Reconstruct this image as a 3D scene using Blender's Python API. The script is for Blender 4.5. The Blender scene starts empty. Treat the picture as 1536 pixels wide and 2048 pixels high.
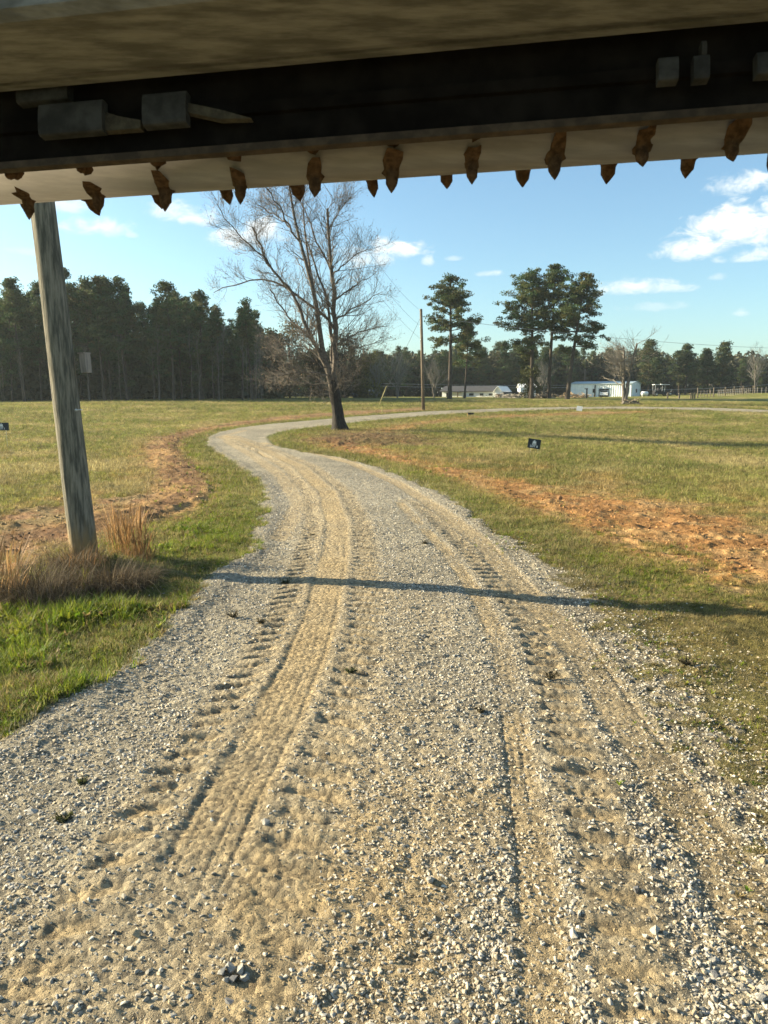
import bpy, math, random
import numpy as np
from mathutils import Vector, Matrix, Euler

PI = math.pi
scene = bpy.context.scene
COL = scene.collection
rng = np.random.default_rng(7)
random.seed(7)

# ------------------------------------------------------------------ camera
F_PX, CX, CY = 1450.0, 768.0, 1024.0          # focal length and centre in photo pixels
PITCH = math.radians(9.17)
CAM = np.array([0.0, 0.0, 1.9])
cam_d = bpy.data.cameras.new('camera')
cam_d.sensor_width = 36.0
cam_d.lens = F_PX / 2048.0 * 36.0
cam_d.clip_start, cam_d.clip_end = 0.05, 6000.0
cam_d.dof.use_dof = True
cam_d.dof.focus_distance = 7.0
cam_d.dof.aperture_fstop = 9.0
cam = bpy.data.objects.new('camera', cam_d)
COL.objects.link(cam)
cam.location = CAM
cam.rotation_euler = (PI / 2 - PITCH, 0, 0)
scene.camera = cam
CP, SP = math.cos(PITCH), math.sin(PITCH)


def cdir(u, v):
    """world direction through photo pixel (u, v)"""
    a, b = (u - CX) / F_PX, (CY - v) / F_PX
    return np.array([a, CP + SP * b, -SP + CP * b])


def at(u, v, Y):
    """world point at forward distance Y seen at photo pixel (u, v)"""
    d = cdir(u, v)
    return CAM + d * (Y / d[1])


def camspace(x, up, z):
    """x right, up and z forward of the camera axis -> world"""
    return CAM + np.array([x, CP * z + SP * up, -SP * z + CP * up])


# ------------------------------------------------------------------ light
SUN_EL, SUN_AZ = math.radians(20.0), math.radians(-76.5)   # azimuth clockwise from +Y
EXPOSURE = 1.66
SKY_STRENGTH = 0.073
scene.view_settings.view_transform = 'Standard'
scene.view_settings.look = 'None'
scene.view_settings.gamma = 1.0
scene.view_settings.use_curve_mapping = False
scene.view_settings.exposure = EXPOSURE
sun_d = bpy.data.lights.new('sun', 'SUN')
sun_d.energy = 5.0
sun_d.angle = math.radians(0.5)
sun_d.color = (1.0, 0.86, 0.60)
sun = bpy.data.objects.new('sun', sun_d)
COL.objects.link(sun)
sdir = Vector((math.sin(SUN_AZ) * math.cos(SUN_EL), math.cos(SUN_AZ) * math.cos(SUN_EL), math.sin(SUN_EL)))
sun.rotation_euler = sdir.to_track_quat('Z', 'Y').to_euler()
sun.location = (-30, 10, 40)

world = bpy.data.worlds.new('World')
scene.world = world
world.use_nodes = True
wt = world.node_tree
wt.nodes.clear()


class NT:
    """small helper to write node trees"""
    def __init__(s, tree):
        s.t = tree

    def n(s, typ, **kw):
        nd = s.t.nodes.new(typ)
        for k, v in kw.items():
            setattr(nd, k, v)
        return nd

    def put(s, sock, v):
        if isinstance(v, bpy.types.NodeSocket):
            s.t.links.new(v, sock)
        elif v is not None:
            sock.default_value = v

    def math(s, op, a, b=None, c=None, clamp=False):
        nd = s.n('ShaderNodeMath', operation=op, use_clamp=clamp)
        s.put(nd.inputs[0], a)
        if b is not None:
            s.put(nd.inputs[1], b)
        if c is not None:
            s.put(nd.inputs[2], c)
        return nd.outputs[0]

    def mix(s, fac, a, b, blend='MIX'):
        nd = s.n('ShaderNodeMix', data_type='RGBA', blend_type=blend)
        s.put(nd.inputs['Factor'], fac)
        s.put(nd.inputs[6], a if isinstance(a, bpy.types.NodeSocket) else (*a[:3], 1))
        s.put(nd.inputs[7], b if isinstance(b, bpy.types.NodeSocket) else (*b[:3], 1))
        return nd.outputs[2]

    def noise(s, vec, scale, detail=3, rough=0.55, dist=0.0):
        nd = s.n('ShaderNodeTexNoise')
        s.put(nd.inputs['Vector'], vec)
        nd.inputs['Scale'].default_value = scale
        nd.inputs['Detail'].default_value = detail
        nd.inputs['Roughness'].default_value = rough
        nd.inputs['Distortion'].default_value = dist
        return nd.outputs['Fac']

    def ramp(s, fac, lo, hi, a=0.0, b=1.0, smooth=True):
        nd = s.n('ShaderNodeMapRange')
        nd.interpolation_type = 'SMOOTHSTEP' if smooth else 'LINEAR'
        s.put(nd.inputs[0], fac)
        for i, v in enumerate((lo, hi, a, b)):
            s.put(nd.inputs[i + 1], v)
        return nd.outputs[0]

    def mapping(s, vec, scale):
        nd = s.n('ShaderNodeMapping')
        s.put(nd.inputs['Vector'], vec)
        nd.inputs['Scale'].default_value = scale
        return nd.outputs[0]


def build_sky():
    N = NT(wt)
    out = N.n('ShaderNodeOutputWorld')
    bg = N.n('ShaderNodeBackground')
    bg.inputs['Strength'].default_value = SKY_STRENGTH
    wt.links.new(bg.outputs[0], out.inputs[0])
    sky = N.n('ShaderNodeTexSky', sky_type='NISHITA')
    sky.sun_disc = False
    sky.sun_elevation = SUN_EL
    sky.sun_rotation = SUN_AZ % (2 * PI)
    sky.altitude = 100
    sky.air_density = 1.0
    sky.dust_density = 1.2
    sky.ozone_density = 1.5
    base = N.mix(1.0, sky.outputs[0], (0.765, 0.985, 1.03), 'MULTIPLY')
    bw = N.n('ShaderNodeRGBToBW')
    wt.links.new(sky.outputs[0], bw.inputs[0])
    base = N.mix(0.08, base, bw.outputs[0])
    tc = N.n('ShaderNodeTexCoord')
    sep = N.n('ShaderNodeSeparateXYZ')
    wt.links.new(tc.outputs['Generated'], sep.inputs[0])
    az = N.math('ARCTAN2', sep.outputs[0], sep.outputs[1])
    el = N.math('ARCSINE', sep.outputs[2])
    comb = N.n('ShaderNodeCombineXYZ')
    N.put(comb.inputs[0], N.math('MULTIPLY', az, 1.0))
    N.put(comb.inputs[1], N.math('MULTIPLY', el, 1.8))
    vec = comb.outputs[0]
    n1 = N.noise(vec, 34.0, 7, 0.62, 0.4)
    n2 = N.noise(vec, 9.0, 4, 0.55)
    nz = N.math('ADD', N.math('MULTIPLY', N.math('SUBTRACT', n1, 0.5), 3.8),
                N.math('MULTIPLY', N.math('SUBTRACT', n2, 0.5), 1.6))
    # cumulus puffs: pixel centre, half width, half height, density
    puffs = [(115, 410, 60, 20, .75), (190, 455, 62, 17, .85), (345, 425, 50, 16, .8), (385, 437, 48, 18, .9),
             (470, 482, 45, 18, .85), (528, 466, 40, 22, .9), (785, 500, 62, 18, 1.0), (735, 518, 55, 22, .8),
             (856, 525, 13, 12, .8), (1500, 372, 60, 17, 1.0), (1400, 497, 60, 24, 1.0), (1490, 462, 95, 38, 1.1),
             (1580, 440, 70, 40, 1.1), (1520, 512, 60, 13, .8), (1275, 578, 80, 15, .85), (1340, 577, 40, 10, .7),
             (1482, 626, 14, 8, .6), (980, 548, 22, 6, .6), (1440, 521, 15, 8, .8), (1300, 615, 60, 8, .35),
             (60, 505, 40, 7, .35), (262, 470, 14, 6, .5), (1434, 556, 14, 7, .4), (905, 518, 18, 5, .5)]
    mask = None
    shade = None
    for (u, v, w, h, dens) in puffs:
        d = cdir(u, v)
        d = d / np.linalg.norm(d)
        a0, e0 = math.atan2(d[0], d[1]), math.asin(d[2])
        dx = N.math('DIVIDE', N.math('SUBTRACT', az, a0), w * 1.25 / 1500)
        dy = N.math('DIVIDE', N.math('SUBTRACT', el, e0), h * 1.25 / 1500)
        # flatter below than above
        dyb = N.math('MULTIPLY', dy, N.ramp(dy, -0.3, 0.3, 1.5, 0.9))
        rr = N.math('ADD', N.math('MULTIPLY', dx, dx), N.math('MULTIPLY', dyb, dyb))
        m = N.math('ADD', N.math('SUBTRACT', 1.0, rr), nz)
        m = N.math('MULTIPLY', N.ramp(m, -0.15, 1.25), dens)
        m = N.math('MULTIPLY', m, N.ramp(rr, 1.2, 3.0, 1.0, 0.0))
        sh = N.math('MULTIPLY', m, N.ramp(dy, -1.0, 0.5))
        mask = m if mask is None else N.math('MAXIMUM', mask, m)
        shade = sh if shade is None else N.math('MAXIMUM', shade, sh)
    # the same fair-weather clouds everywhere else in the sky
    g = N.noise(vec, 5.0, 7, 0.55)
    g = N.math('MULTIPLY', N.ramp(g, 0.56, 0.68), N.ramp(N.math('ABSOLUTE', az), 0.52, 0.75))
    g = N.math('MULTIPLY', g, N.ramp(el, 0.02, 0.12))
    mask = N.math('MINIMUM', N.math('MAXIMUM', mask, N.math('MULTIPLY', g, 0.85)), 1.0)
    shade = N.math('MAXIMUM', shade, N.math('MULTIPLY', g, 0.8))
    cc = N.mix(N.math('MINIMUM', shade, 1.0), (3.9, 4.5, 4.6), (5.3, 5.4, 5.25))
    wt.links.new(N.mix(N.math('MULTIPLY', mask, 0.96), base, cc), bg.inputs[0])


build_sky()


# ------------------------------------------------------------------ object helpers
def tag(o, label=None, cat=None, group=None, kind=None):
    if label:
        o['label'] = label
    if cat:
        o['category'] = cat
    if group:
        o['group'] = group
    if kind:
        o['kind'] = kind
    return o


def thing(name, loc, label, cat, group=None, rz=0.0):
    o = bpy.data.objects.new(name, None)
    COL.objects.link(o)
    o.location = [float(a) for a in loc]
    o.rotation_euler = (0, 0, rz)
    o.empty_display_size = 0.2
    return tag(o, label, cat, group)


def fast_mesh(name, V, faces, smooth=False, mat=None, tint=None):
    """faces: list of int arrays (n, k)"""
    V = np.asarray(V, dtype=np.float32)
    faces = [np.asarray(f, dtype=np.int32) for f in faces if len(f)]
    me = bpy.data.meshes.new(name)
    me.vertices.add(len(V))
    me.vertices.foreach_set('co', V.ravel())
    nl = sum(f.size for f in faces)
    nf = sum(len(f) for f in faces)
    if nf:
        me.loops.add(nl)
        me.polygons.add(nf)
        me.loops.foreach_set('vertex_index', np.concatenate([f.ravel() for f in faces]))
        tot = np.concatenate([np.full(len(f), f.shape[1], np.int32) for f in faces])
        st = np.zeros(nf, np.int32)
        st[1:] = np.cumsum(tot)[:-1]
        me.polygons.foreach_set('loop_start', st)
        me.polygons.foreach_set('loop_total', tot)
        me.polygons.foreach_set('use_smooth', np.full(nf, bool(smooth)))
    if tint is not None:
        a = me.attributes.new('tint', 'FLOAT_COLOR', 'POINT')
        c = np.ones((len(V), 4), np.float32)
        c[:, :3] = tint
        a.data.foreach_set('color', c.ravel())
    me.update(calc_edges=True)
    if mat:
        me.materials.append(mat)
    return me


def obj(name, me, parent=None):
    o = bpy.data.objects.new(name, me)
    COL.objects.link(o)
    if parent is not None:
        o.parent = parent
    return o


class MB:
    """collects verts and faces, then builds one mesh object"""
    def __init__(s):
        s.V, s.F, s.n = [], {}, 0

    def add(s, V, faces):
        V = np.asarray(V, float).reshape(-1, 3)
        for f in faces:
            f = np.asarray(f, int)
            if f.ndim == 1:
                f = f[None]
            s.F.setdefault(f.shape[1], []).append(f + s.n)
        s.V.append(V)
        s.n += len(V)
        return s

    def box(s, x0, x1, y0, y1, z0, z1):
        V = [(x, y, z) for z in (z0, z1) for y in (y0, y1) for x in (x0, x1)]
        return s.add(V, [[0, 2, 3, 1], [4, 5, 7, 6], [0, 1, 5, 4], [2, 6, 7, 3], [0, 4, 6, 2], [1, 3, 7, 5]])

    def prism(s, poly, x0, x1):
        """poly in (y, z), extruded along x"""
        n = len(poly)
        V = [(x0, a, b) for a, b in poly] + [(x1, a, b) for a, b in poly]
        fs = [[i, (i + 1) % n, n + (i + 1) % n, n + i] for i in range(n)]
        s.add(V, fs)
        k = s.n - 2 * n
        s.F.setdefault(n, []).append(np.array([list(range(n))[::-1], list(range(n, 2 * n))]) + k)
        return s

    def tube(s, path, rad, k=8, cap=True):
        P = np.asarray(path, float)
        R = np.broadcast_to(np.asarray(rad, float), (len(P),))
        V, F = tubes(P[None], R[None], k)
        s.add(V, F)
        if cap:
            b = s.n - len(V)
            n = len(P)
            s.F.setdefault(k, []).append(np.array([np.arange(k)[::-1] + b, np.arange(k) + b + (n - 1) * k]))
        return s

    def mesh(s, name, mat, smooth=False):
        return fast_mesh(name, np.concatenate(s.V), [np.concatenate(f) for f in s.F.values()], smooth, mat)

    def build(s, name, mat, parent=None, smooth=False):
        return obj(name, s.mesh(name, mat, smooth), parent)


def tubes(P, R, k):
    """P (M,n,3) paths, R (M,n) radii -> verts, [quads]"""
    M, n, _ = P.shape
    T = np.gradient(P, axis=1)
    T /= np.linalg.norm(T, axis=2, keepdims=True) + 1e-9
    m = T.mean(axis=1)
    ref = np.where(np.abs(m[:, 2:3]) > 0.75, np.array([[1.0, 0, 0]]), np.array([[0, 0, 1.0]]))
    ref = np.repeat(ref[:, None], n, 1)
    A = np.cross(T, ref)
    A /= np.linalg.norm(A, axis=2, keepdims=True) + 1e-9
    B = np.cross(T, A)
    th = np.arange(k) * 2 * PI / k
    V = P[:, :, None] + R[:, :, None, None] * (A[:, :, None] * np.cos(th)[:, None] + B[:, :, None] * np.sin(th)[:, None])
    V = V.reshape(-1, 3)
    i = np.arange(M)[:, None, None] * n * k
    j = np.arange(n - 1)[None, :, None] * k
    a = np.arange(k)[None, None, :]
    b = (np.arange(k) + 1)[None, None, :] % k
    F = np.stack([i + j + a, i + j + b, i + j + k + b, i + j + k + a], -1).reshape(-1, 4)
    return V, [F]


def resample(path, n):
    P = np.asarray(path, float)
    d = np.r_[0, np.cumsum(np.linalg.norm(np.diff(P, axis=0), axis=1))]
    t = np.linspace(0, d[-1], n)
    Q = np.stack([np.interp(t, d, P[:, i]) for i in range(3)], 1)
    if n > 4:                       # soften corners
        Q[1:-1] = 0.25 * Q[:-2] + 0.5 * Q[1:-1] + 0.25 * Q[2:]
    return Q


# ------------------------------------------------------------------ noise
_perm = np.random.default_rng(3).random((256, 256)).astype(np.float32)


def vnoise(x, y):
    xi, yi = np.floor(x), np.floor(y)
    fx, fy = x - xi, y - yi
    xi, yi = xi.astype(np.int64) & 255, yi.astype(np.int64) & 255
    x1, y1 = (xi + 1) & 255, (yi + 1) & 255
    fx = fx * fx * (3 - 2 * fx)
    fy = fy * fy * (3 - 2 * fy)
    a = _perm[xi, yi] * (1 - fx) + _perm[x1, yi] * fx
    b = _perm[xi, y1] * (1 - fx) + _perm[x1, y1] * fx
    return a * (1 - fy) + b * fy


def fbm(x, y, s, o=3, seed=0):
    r, a, t = 0, 1.0, 0
    x, y = x * s + seed * 17.3, y * s + seed * 9.1
    for i in range(o):
        r = r + a * vnoise(x, y)
        t += a
        a *= 0.5
        x, y = x * 2.03 + 11.7, y * 2.03 + 5.3
    return r / t


def sstep(a, b, x):
    t = np.clip((x - a) / (b - a), 0, 1)
    return t * t * (3 - 2 * t)


# ------------------------------------------------------------------ terrain
_ry = np.array([-3000, 22, 36, 45, 56, 64, 71, 95, 125, 150, 200, 400, 3000.])
_rz = np.array([0, 0, .17, .40, .68, .85, 1.03, 1.50, 1.60, 1.50, 1.6, 3.0, 3.0])


def terrain(x, y):
    x, y = np.asarray(x, float), np.asarray(y, float)
    z = sum(np.interp(y + d * np.maximum(y, 0) * .06, _ry, _rz) for d in (-1, -.5, 0, .5, 1)) / 5
    z = z - 0.35 * sstep(-25, -60, x) * sstep(50, 90, y)
    z = z + 0.75 * sstep(38, 75, x) * sstep(70, 125, y)
    z = z - 0.42 * sstep(2, 16, x) * sstep(14, 28, y) * sstep(62, 46, y)
    z = z + 0.16 * np.exp(-(((x + 3.5) / .9) ** 2 + ((y - 7.7) / .9) ** 2))
    return z


def ground_at(u, v):
    d = cdir(u, v)
    t = np.exp(np.linspace(math.log(1.2), math.log(500), 6000))
    P = CAM[None] + t[:, None] * d[None]
    below = P[:, 2] < terrain(P[:, 0], P[:, 1])
    i = int(np.argmax(below)) if below.any() else len(t) - 1
    a, b = t[max(i - 1, 0)], t[i]
    for _ in range(20):
        m = .5 * (a + b)
        p = CAM + m * d
        if p[2] < terrain(p[0], p[1]):
            b = m
        else:
            a = m
    return CAM + b * d


def gpoly(px):
    return np.array([ground_at(u, v)[:2] for u, v in px])


def sdist(poly, x, y, closed=True):
    """signed distance, positive inside"""
    n = len(poly)
    best = np.full(x.shape, 1e9, np.float32)
    inside = np.zeros(x.shape, bool)
    for i in range(n if closed else n - 1):
        ax, ay = poly[i]
        bx, by = poly[(i + 1) % n]
        ex, ey = bx - ax, by - ay
        L = ex * ex + ey * ey + 1e-12
        t = np.clip(((x - ax) * ex + (y - ay) * ey) / L, 0, 1)
        dx, dy = x - ax - t * ex, y - ay - t * ey
        np.minimum(best, dx * dx + dy * dy, out=best)
        if closed and ay != by:
            c = ((ay > y) != (by > y)) & (x < ex * (y - ay) / ey + ax)
            inside ^= c
    best = np.sqrt(best)
    return np.where(inside, best, -best) if closed else best


def along(poly, x, y):
    """nearest segment: arc length s and signed offset t (right positive)"""
    best = np.full(x.shape, 1e9, np.float32)
    s = np.zeros(x.shape, np.float32)
    t = np.full(x.shape, 99, np.float32)
    acc = 0.0
    for (ax, ay), (bx, by) in zip(poly[:-1], poly[1:]):
        ex, ey = bx - ax, by - ay
        L = math.hypot(ex, ey)
        q = np.clip(((x - ax) * ex + (y - ay) * ey) / (L * L), 0, 1)
        dx, dy = x - ax - q * ex, y - ay - q * ey
        d = dx * dx + dy * dy
        m = d < best
        sg = np.sign((x - ax) * ey - (y - ay) * ex)
        s = np.where(m, acc + q * L, s)
        t = np.where(m, sg * np.sqrt(d), t)
        best = np.where(m, d, best)
        acc += L
    return s, t


ROAD_L = [(0, 1490), (100, 1420), (200, 1350), (300, 1270), (400, 1180), (460, 1125), (505, 1080), (530, 1020),
          (525, 985), (500, 950), (465, 925), (430, 905), (412, 888), (415, 875), (440, 864), (480, 855.5), (540, 848),
          (620, 841), (700, 834), (780, 828), (850, 823), (920, 820), (1000, 817), (1100, 814.5), (1250, 813),
          (1400, 815), (1536, 820), (1800, 830)]
ROAD_R = [(1536, 1640), (1480, 1500), (1400, 1400), (1300, 1310), (1200, 1220), (1100, 1130), (1000, 1065), (900, 1000),
          (830, 965), (760, 935), (680, 915), (600, 903), (560, 895), (540, 885), (536, 876), (548, 869), (580, 861),
          (640, 853), (700, 846), (780, 838), (850, 832), (920, 827), (1000, 823), (1100, 819.5), (1200, 818),
          (1350, 819), (1536, 825), (1800, 835)]
road_poly = np.vstack([[(-4.5, -60), (-3.4, -6), (-2.6, 1.5)], gpoly(ROAD_L), gpoly(ROAD_R[::-1]), [(2.15, 1.8), (2.8, -6), (3.6, -60)]])
clay_right = gpoly([(640, 872), (700, 878), (760, 893), (850, 915), (950, 938), (1050, 962), (1150, 977), (1250, 987),
                    (1400, 1012), (1536, 1042), (1750, 1090), (1750, 1260), (1536, 1180), (1450, 1163), (1300, 1122),
                    (1200, 1088), (1100, 1050), (1000, 1016), (900, 982), (800, 948), (700, 917), (620, 890), (612, 880)])
clay_far = gpoly([(735, 862), (800, 850), (900, 838), (1000, 830), (1150, 823.5), (1290, 822.5), (1290, 826), (1100, 831),
                  (950, 837), (860, 848), (780, 866)])
clay_left = gpoly([(850, 815), (700, 822), (560, 832), (450, 847), (380, 859), (320, 874), (290, 900), (300, 940),
                   (330, 965), (290, 985), (150, 1000), (0, 1030), (-200, 1060), (-200, 1170), (0, 1130), (120, 1110),
                   (250, 1060), (300, 1040), (400, 1003), (430, 985), (395, 935), (350, 900), (362, 884), (400, 868),
                   (440, 857), (500, 849), (620, 836), (760, 826), (850, 821)])
bank = gpoly([(262, 1052), (300, 1040), (350, 1022), (400, 1003), (428, 985), (420, 965), (395, 938), (365, 910), (348, 893), (362, 880)])
trail_left = gpoly([(850, 819), (720, 826), (600, 834), (490, 847), (410, 860), (345, 876), (322, 900), (342, 930), (372, 958), (384, 982), (352, 1008), (280, 1032), (200, 1050), (60, 1075)])
dark_soil = gpoly([(615, 872), (650, 862), (720, 864), (800, 868), (900, 880), (880, 892), (780, 892), (690, 893), (620, 886)])
sand_poly = np.vstack([gpoly([(300, 2000), (420, 1700), (540, 1450), (630, 1250), (655, 1060), (690, 1040), (740, 1150), (800, 1300),
                              (930, 1500), (1020, 1700), (980, 1900), (1020, 2040)]), [(.3, -3), (-.9, -3)]])
TRACK_A = np.vstack([[(-1.35, -4), (-1.0, 1.2)], gpoly([(270, 2030), (318, 1930), (385, 1780), (445, 1650), (500, 1550), (557, 1450), (578, 1400), (612, 1330), (643, 1240),
                     (669, 1120), (674, 1050), (655, 990), (600, 937), (530, 902), (480, 882), (452, 874)])])
TRACK_B = np.vstack([[(.42, -4), (.44, 1.0)], gpoly([(1080, 2030), (1075, 1900), (1065, 1750), (1045, 1600), (1020, 1430), (1000, 1300), (972, 1230), (900, 1120), (800, 1010)])])
TRACK_C = np.vstack([[(1.9, -4), (1.6, 1.2)], gpoly([(1530, 1890), (1480, 1780), (1350, 1590), (1240, 1430), (1150, 1290), (1050, 1185), (960, 1085),
                     (880, 1022), (800, 970), (700, 926), (600, 899), (520, 886)])])
TRACK_D = gpoly([(560, 1080), (600, 1010), (560, 950), (500, 910), (455, 885), (450, 872), (490, 862)])

C_GREEN = np.array([.110, .130, .030])
C_OLIVE = np.array([.182, .182, .050])
C_STRAW = np.array([.300, .245, .118])
C_CLAY = np.array([.275, .145, .056])
C_CLAYL = np.array([.350, .215, .095])
C_DARKSOIL = np.array([.105, .062, .036])
C_SAND = np.array([.370, .280, .155])
C_GRAV = np.array([.272, .244, .186])


def lugs(s, t, t0, t1, pitch, slant, seed):
    """push-up bars left by cleats, between offsets t0 and t1"""
    ph = (s + slant * (t - t0)) / pitch + .25 * (fbm(s, t, 3, 2, seed) - .5)
    k = np.floor(ph)
    w = sstep(.0, .12, ph - k) * sstep(.58, .34, ph - k)
    e = sstep(t0, t0 + .11, t) * sstep(t1, t1 - .10, t + .08 * (vnoise(k * 2.3 + seed, k * .7) - .5))
    gain = .60 + .55 * vnoise(k * 1.7 + seed, k * .31 + 3)
    return w * e * gain


def surface(x, y, relief=True):
    """all ground layers at world x, y: height, weights, colour"""
    x = np.asarray(x, np.float32)
    y = np.asarray(y, np.float32)
    z0 = terrain(x, y).astype(np.float32)
    n_e = fbm(x, y, 1.6, 4, 1) - .5
    n_f = fbm(x, y, 7.0, 3, 2) - .5
    n_m = fbm(x, y, .35, 4, 3)
    n_l = fbm(x, y, .09, 3, 4)
    near = sstep(160, 130, np.hypot(x, y))
    rd = sdist(road_poly, x, y)
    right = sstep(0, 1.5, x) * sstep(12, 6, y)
    rd_n = rd + (n_e * (.50 + .25 * right) + n_f * (.22 + .9 * right)) * (.5 + .5 * sstep(30, 10, y))
    road = sstep(-.06, .10, rd_n)
    cr = sdist(clay_right, x, y)
    cl = sdist(clay_left, x, y)
    cf = sdist(clay_far, x, y)
    clay = np.maximum(sstep(-.7, .7, cr - .25 + n_e * 2.2 + n_f * 1.5), sstep(-.8, .8, cl + n_e * 2.4 + n_f * 1.3) * (.95 + .5 * n_e))
    sT, tT = along(trail_left, x, y)
    trail = sstep(.85, .35, np.abs(tT) + n_e * .9 + n_f * .4)
    clay = np.maximum(clay, trail * .95)
    clay = np.maximum(clay, .85 * sstep(-.6, .5, cf + n_e * 1.6 + n_f))
    # thin scatter of bare soil further out in the field
    clay = np.maximum(clay, .55 * sstep(-5.0, 0.5, cr + n_e * 7) * sstep(.48, .62, fbm(x, y, 1.1, 4, 8)))
    clay = clay * (1 - road) * near * (1 - .92 * sstep(-1.3, -.45, rd + n_e * .9) * (1 - .8 * trail))
    ds = sstep(-1.2, 1.2, sdist(dark_soil, x, y) + n_e * 3 + n_f * 1.5) * (1 - road)
    # ---- wheel tracks and sand on the road
    sand = (.38 + .50 * sstep(4.6, 2.6, y)) * sstep(-.7, .35, sdist(sand_poly, x, y) + n_e * 1.2)
    sA, tA = along(TRACK_A, x, y)
    sB, tB = along(TRACK_B, x, y)
    sC, tC = along(TRACK_C, x, y)
    _, tD = along(TRACK_D, x, y)
    wob = n_e * .06
    nearA = sstep(2.1, 2.9, y)
    bandA = sstep(.20, .135, np.abs(tA + wob)) * (.25 + .75 * nearA)
    bandB = sstep(.12, .05, np.abs(tB + wob)) * sstep(.38, .6, fbm(sB, tB * .1, .9, 2, 87) + .12)
    bandC = sstep(.19, .10, np.abs(tC + wob))
    bandD = sstep(.20, .10, np.abs(tD + wob))
    lA = lugs(sA, -tA, .21, .50, .18, .25, 1)
    lA2 = lugs(sA, tA, .20, .56, .19, .25, 2)
    lB = lugs(sB, tB, .14, .46, .185, .05, 3)
    lC = lugs(sC, tC, .17, .40, .18, .2, 4) * .6
    lC2 = lugs(sC, -tC, .17, .40, .18, .2, 4) * .4
    lug = np.maximum.reduce([lA, lA2 * .95, lB, lC, lC2])
    gate = sstep(.40, .55, fbm(x, y, .9, 3, 88))
    wash = gate * np.maximum(lugs(sA, -tA, .62, .95, .085, .1, 6), lugs(sA, tA, .75, 1.05, .09, .0, 7))
    packed = np.maximum.reduce([bandA * (.75 + n_e * .5 + n_f * .4), bandB * .75, bandC * (.62 + n_e * .5), bandD * .5])
    lugs_zone = np.maximum.reduce([sstep(.58, .42, np.abs(tA)), sstep(.1, .2, tB) * sstep(.52, .4, tB)])
    sand = np.clip(np.maximum.reduce([sand * (.70 + .8 * n_f + .5 * n_e), packed * .95, lugs_zone * (.35 + .4 * lug)]) , 0, 1) * road
    packed = packed * road
    # ---- colour
    green = sstep(-1.9, -.15, rd + n_e * 1.3) * (.72 + .9 * n_e)
    green = np.maximum(green, .75 * sstep(.52, .66, fbm(x, y, .22, 4, 5)))
    lowr = sstep(.7, 1.5, x) * sstep(8.0, 5.5, y)
    green = np.clip(green * (1 - .75 * lowr), 0, 1)
    straw = sstep(.48, .70, fbm(x, y, .5, 4, 6)) * .8
    c = C_OLIVE * np.ones(x.shape + (1,), np.float32)

    def lerp(c, t, col):
        return c + (np.asarray(col) - c) * t[..., None]
    c = lerp(c, straw, C_STRAW)
    c = lerp(c, green * .9, C_GREEN)
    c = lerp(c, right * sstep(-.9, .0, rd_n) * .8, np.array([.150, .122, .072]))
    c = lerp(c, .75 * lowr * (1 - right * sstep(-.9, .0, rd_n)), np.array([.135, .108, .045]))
    c = c * (.70 + .60 * n_m)[..., None]
    clayc = C_CLAY + (C_CLAYL - C_CLAY) * sstep(.45, .7, fbm(x, y, 2.2, 4, 9))[..., None]
    clayc = clayc * (.72 + .7 * fbm(x, y, 5, 3, 10))[..., None]
    clayc = lerp(clayc, .65 * sstep(-1.0, .3, cl), np.array([.235, .150, .085]) * (.7 + .7 * fbm(x, y, 2.0, 4, 19))[..., None])
    clayc = lerp(clayc, trail * .8, np.array([.175, .100, .052]) * (.7 + .7 * fbm(x, y, 2.4, 4, 97))[..., None])
    clayc = lerp(clayc, .8 * trail * sstep(.55, .62, fbm(sT * .25, tT * 1.6, 2.0, 3, 95)), C_CLAYL * 1.15)
    c = lerp(c, clay, clayc)
    c = lerp(c, .55 * clay * (1 - trail) * sstep(1.0, .1, cr) * sstep(.50, .66, fbm(x, y * 1.6, 1.7, 4, 96)), C_STRAW * .85)
    c = lerp(c, ds * .75, C_DARKSOIL * 1.15)
    gc = C_GRAV * (.75 + .5 * fbm(x, y, 1.2, 3, 11))[..., None]
    gc = lerp(gc, sand, C_SAND * np.ones_like(gc) * (.86 + .28 * fbm(x, y, 3, 3, 12))[..., None])
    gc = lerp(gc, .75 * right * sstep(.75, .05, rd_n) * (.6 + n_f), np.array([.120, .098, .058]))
    c = lerp(c, road, gc)
    res = dict(road=road, clay=clay, ds=ds, sand=sand, packed=packed, green=green, straw=straw, col=c.astype(np.float32), rd=rd, lug=lug * road, lz=lugs_zone * road)
    # ---- height
    h = z0.copy()
    crown = .05 * sstep(0, 1.4, rd)
    h += crown * sstep(60, 20, y)
    if relief:
        fade = sstep(70, 25, np.hypot(x, y))
        rough = (fbm(x, y, 9, 3, 13) - .5) * .020 + (fbm(x, y, 26, 3, 14) - .5) * .016
        groove = np.full(x.shape, -.005, np.float32)
        for q, (t0, dp, w) in enumerate(((-.135, .006, .016), (-.085, .005, .008), (-.06, .004, .008), (-.015, .004, .007), (.04, .005, .008), (.07, .004, .008), (.125, .007, .010))):
            groove -= .8 * dp * np.exp(-((tA + wob * .3 - t0) / w) ** 2) * sstep(.28, .44, fbm(sA + q * 7, tA * .2, 1.6, 3, 60 + q)) * 1.15
        groove += .003 * np.sin(sA * 2 * PI / .035) * sstep(.4, .6, fbm(sA, tA, 2.5, 2, 70))
        h += road * fade * rough * (1 - .75 * packed)
        h += road * (bandA * groove + nearA * (.005 * np.exp(-((tA + .185) / .03) ** 2) + .003 * np.exp(-((tA - .19) / .03) ** 2)) * sstep(.30, .55, fbm(sA, tA * .1, 2.2, 3, 71)))
        gB = np.full(x.shape, -.008, np.float32)
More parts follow.
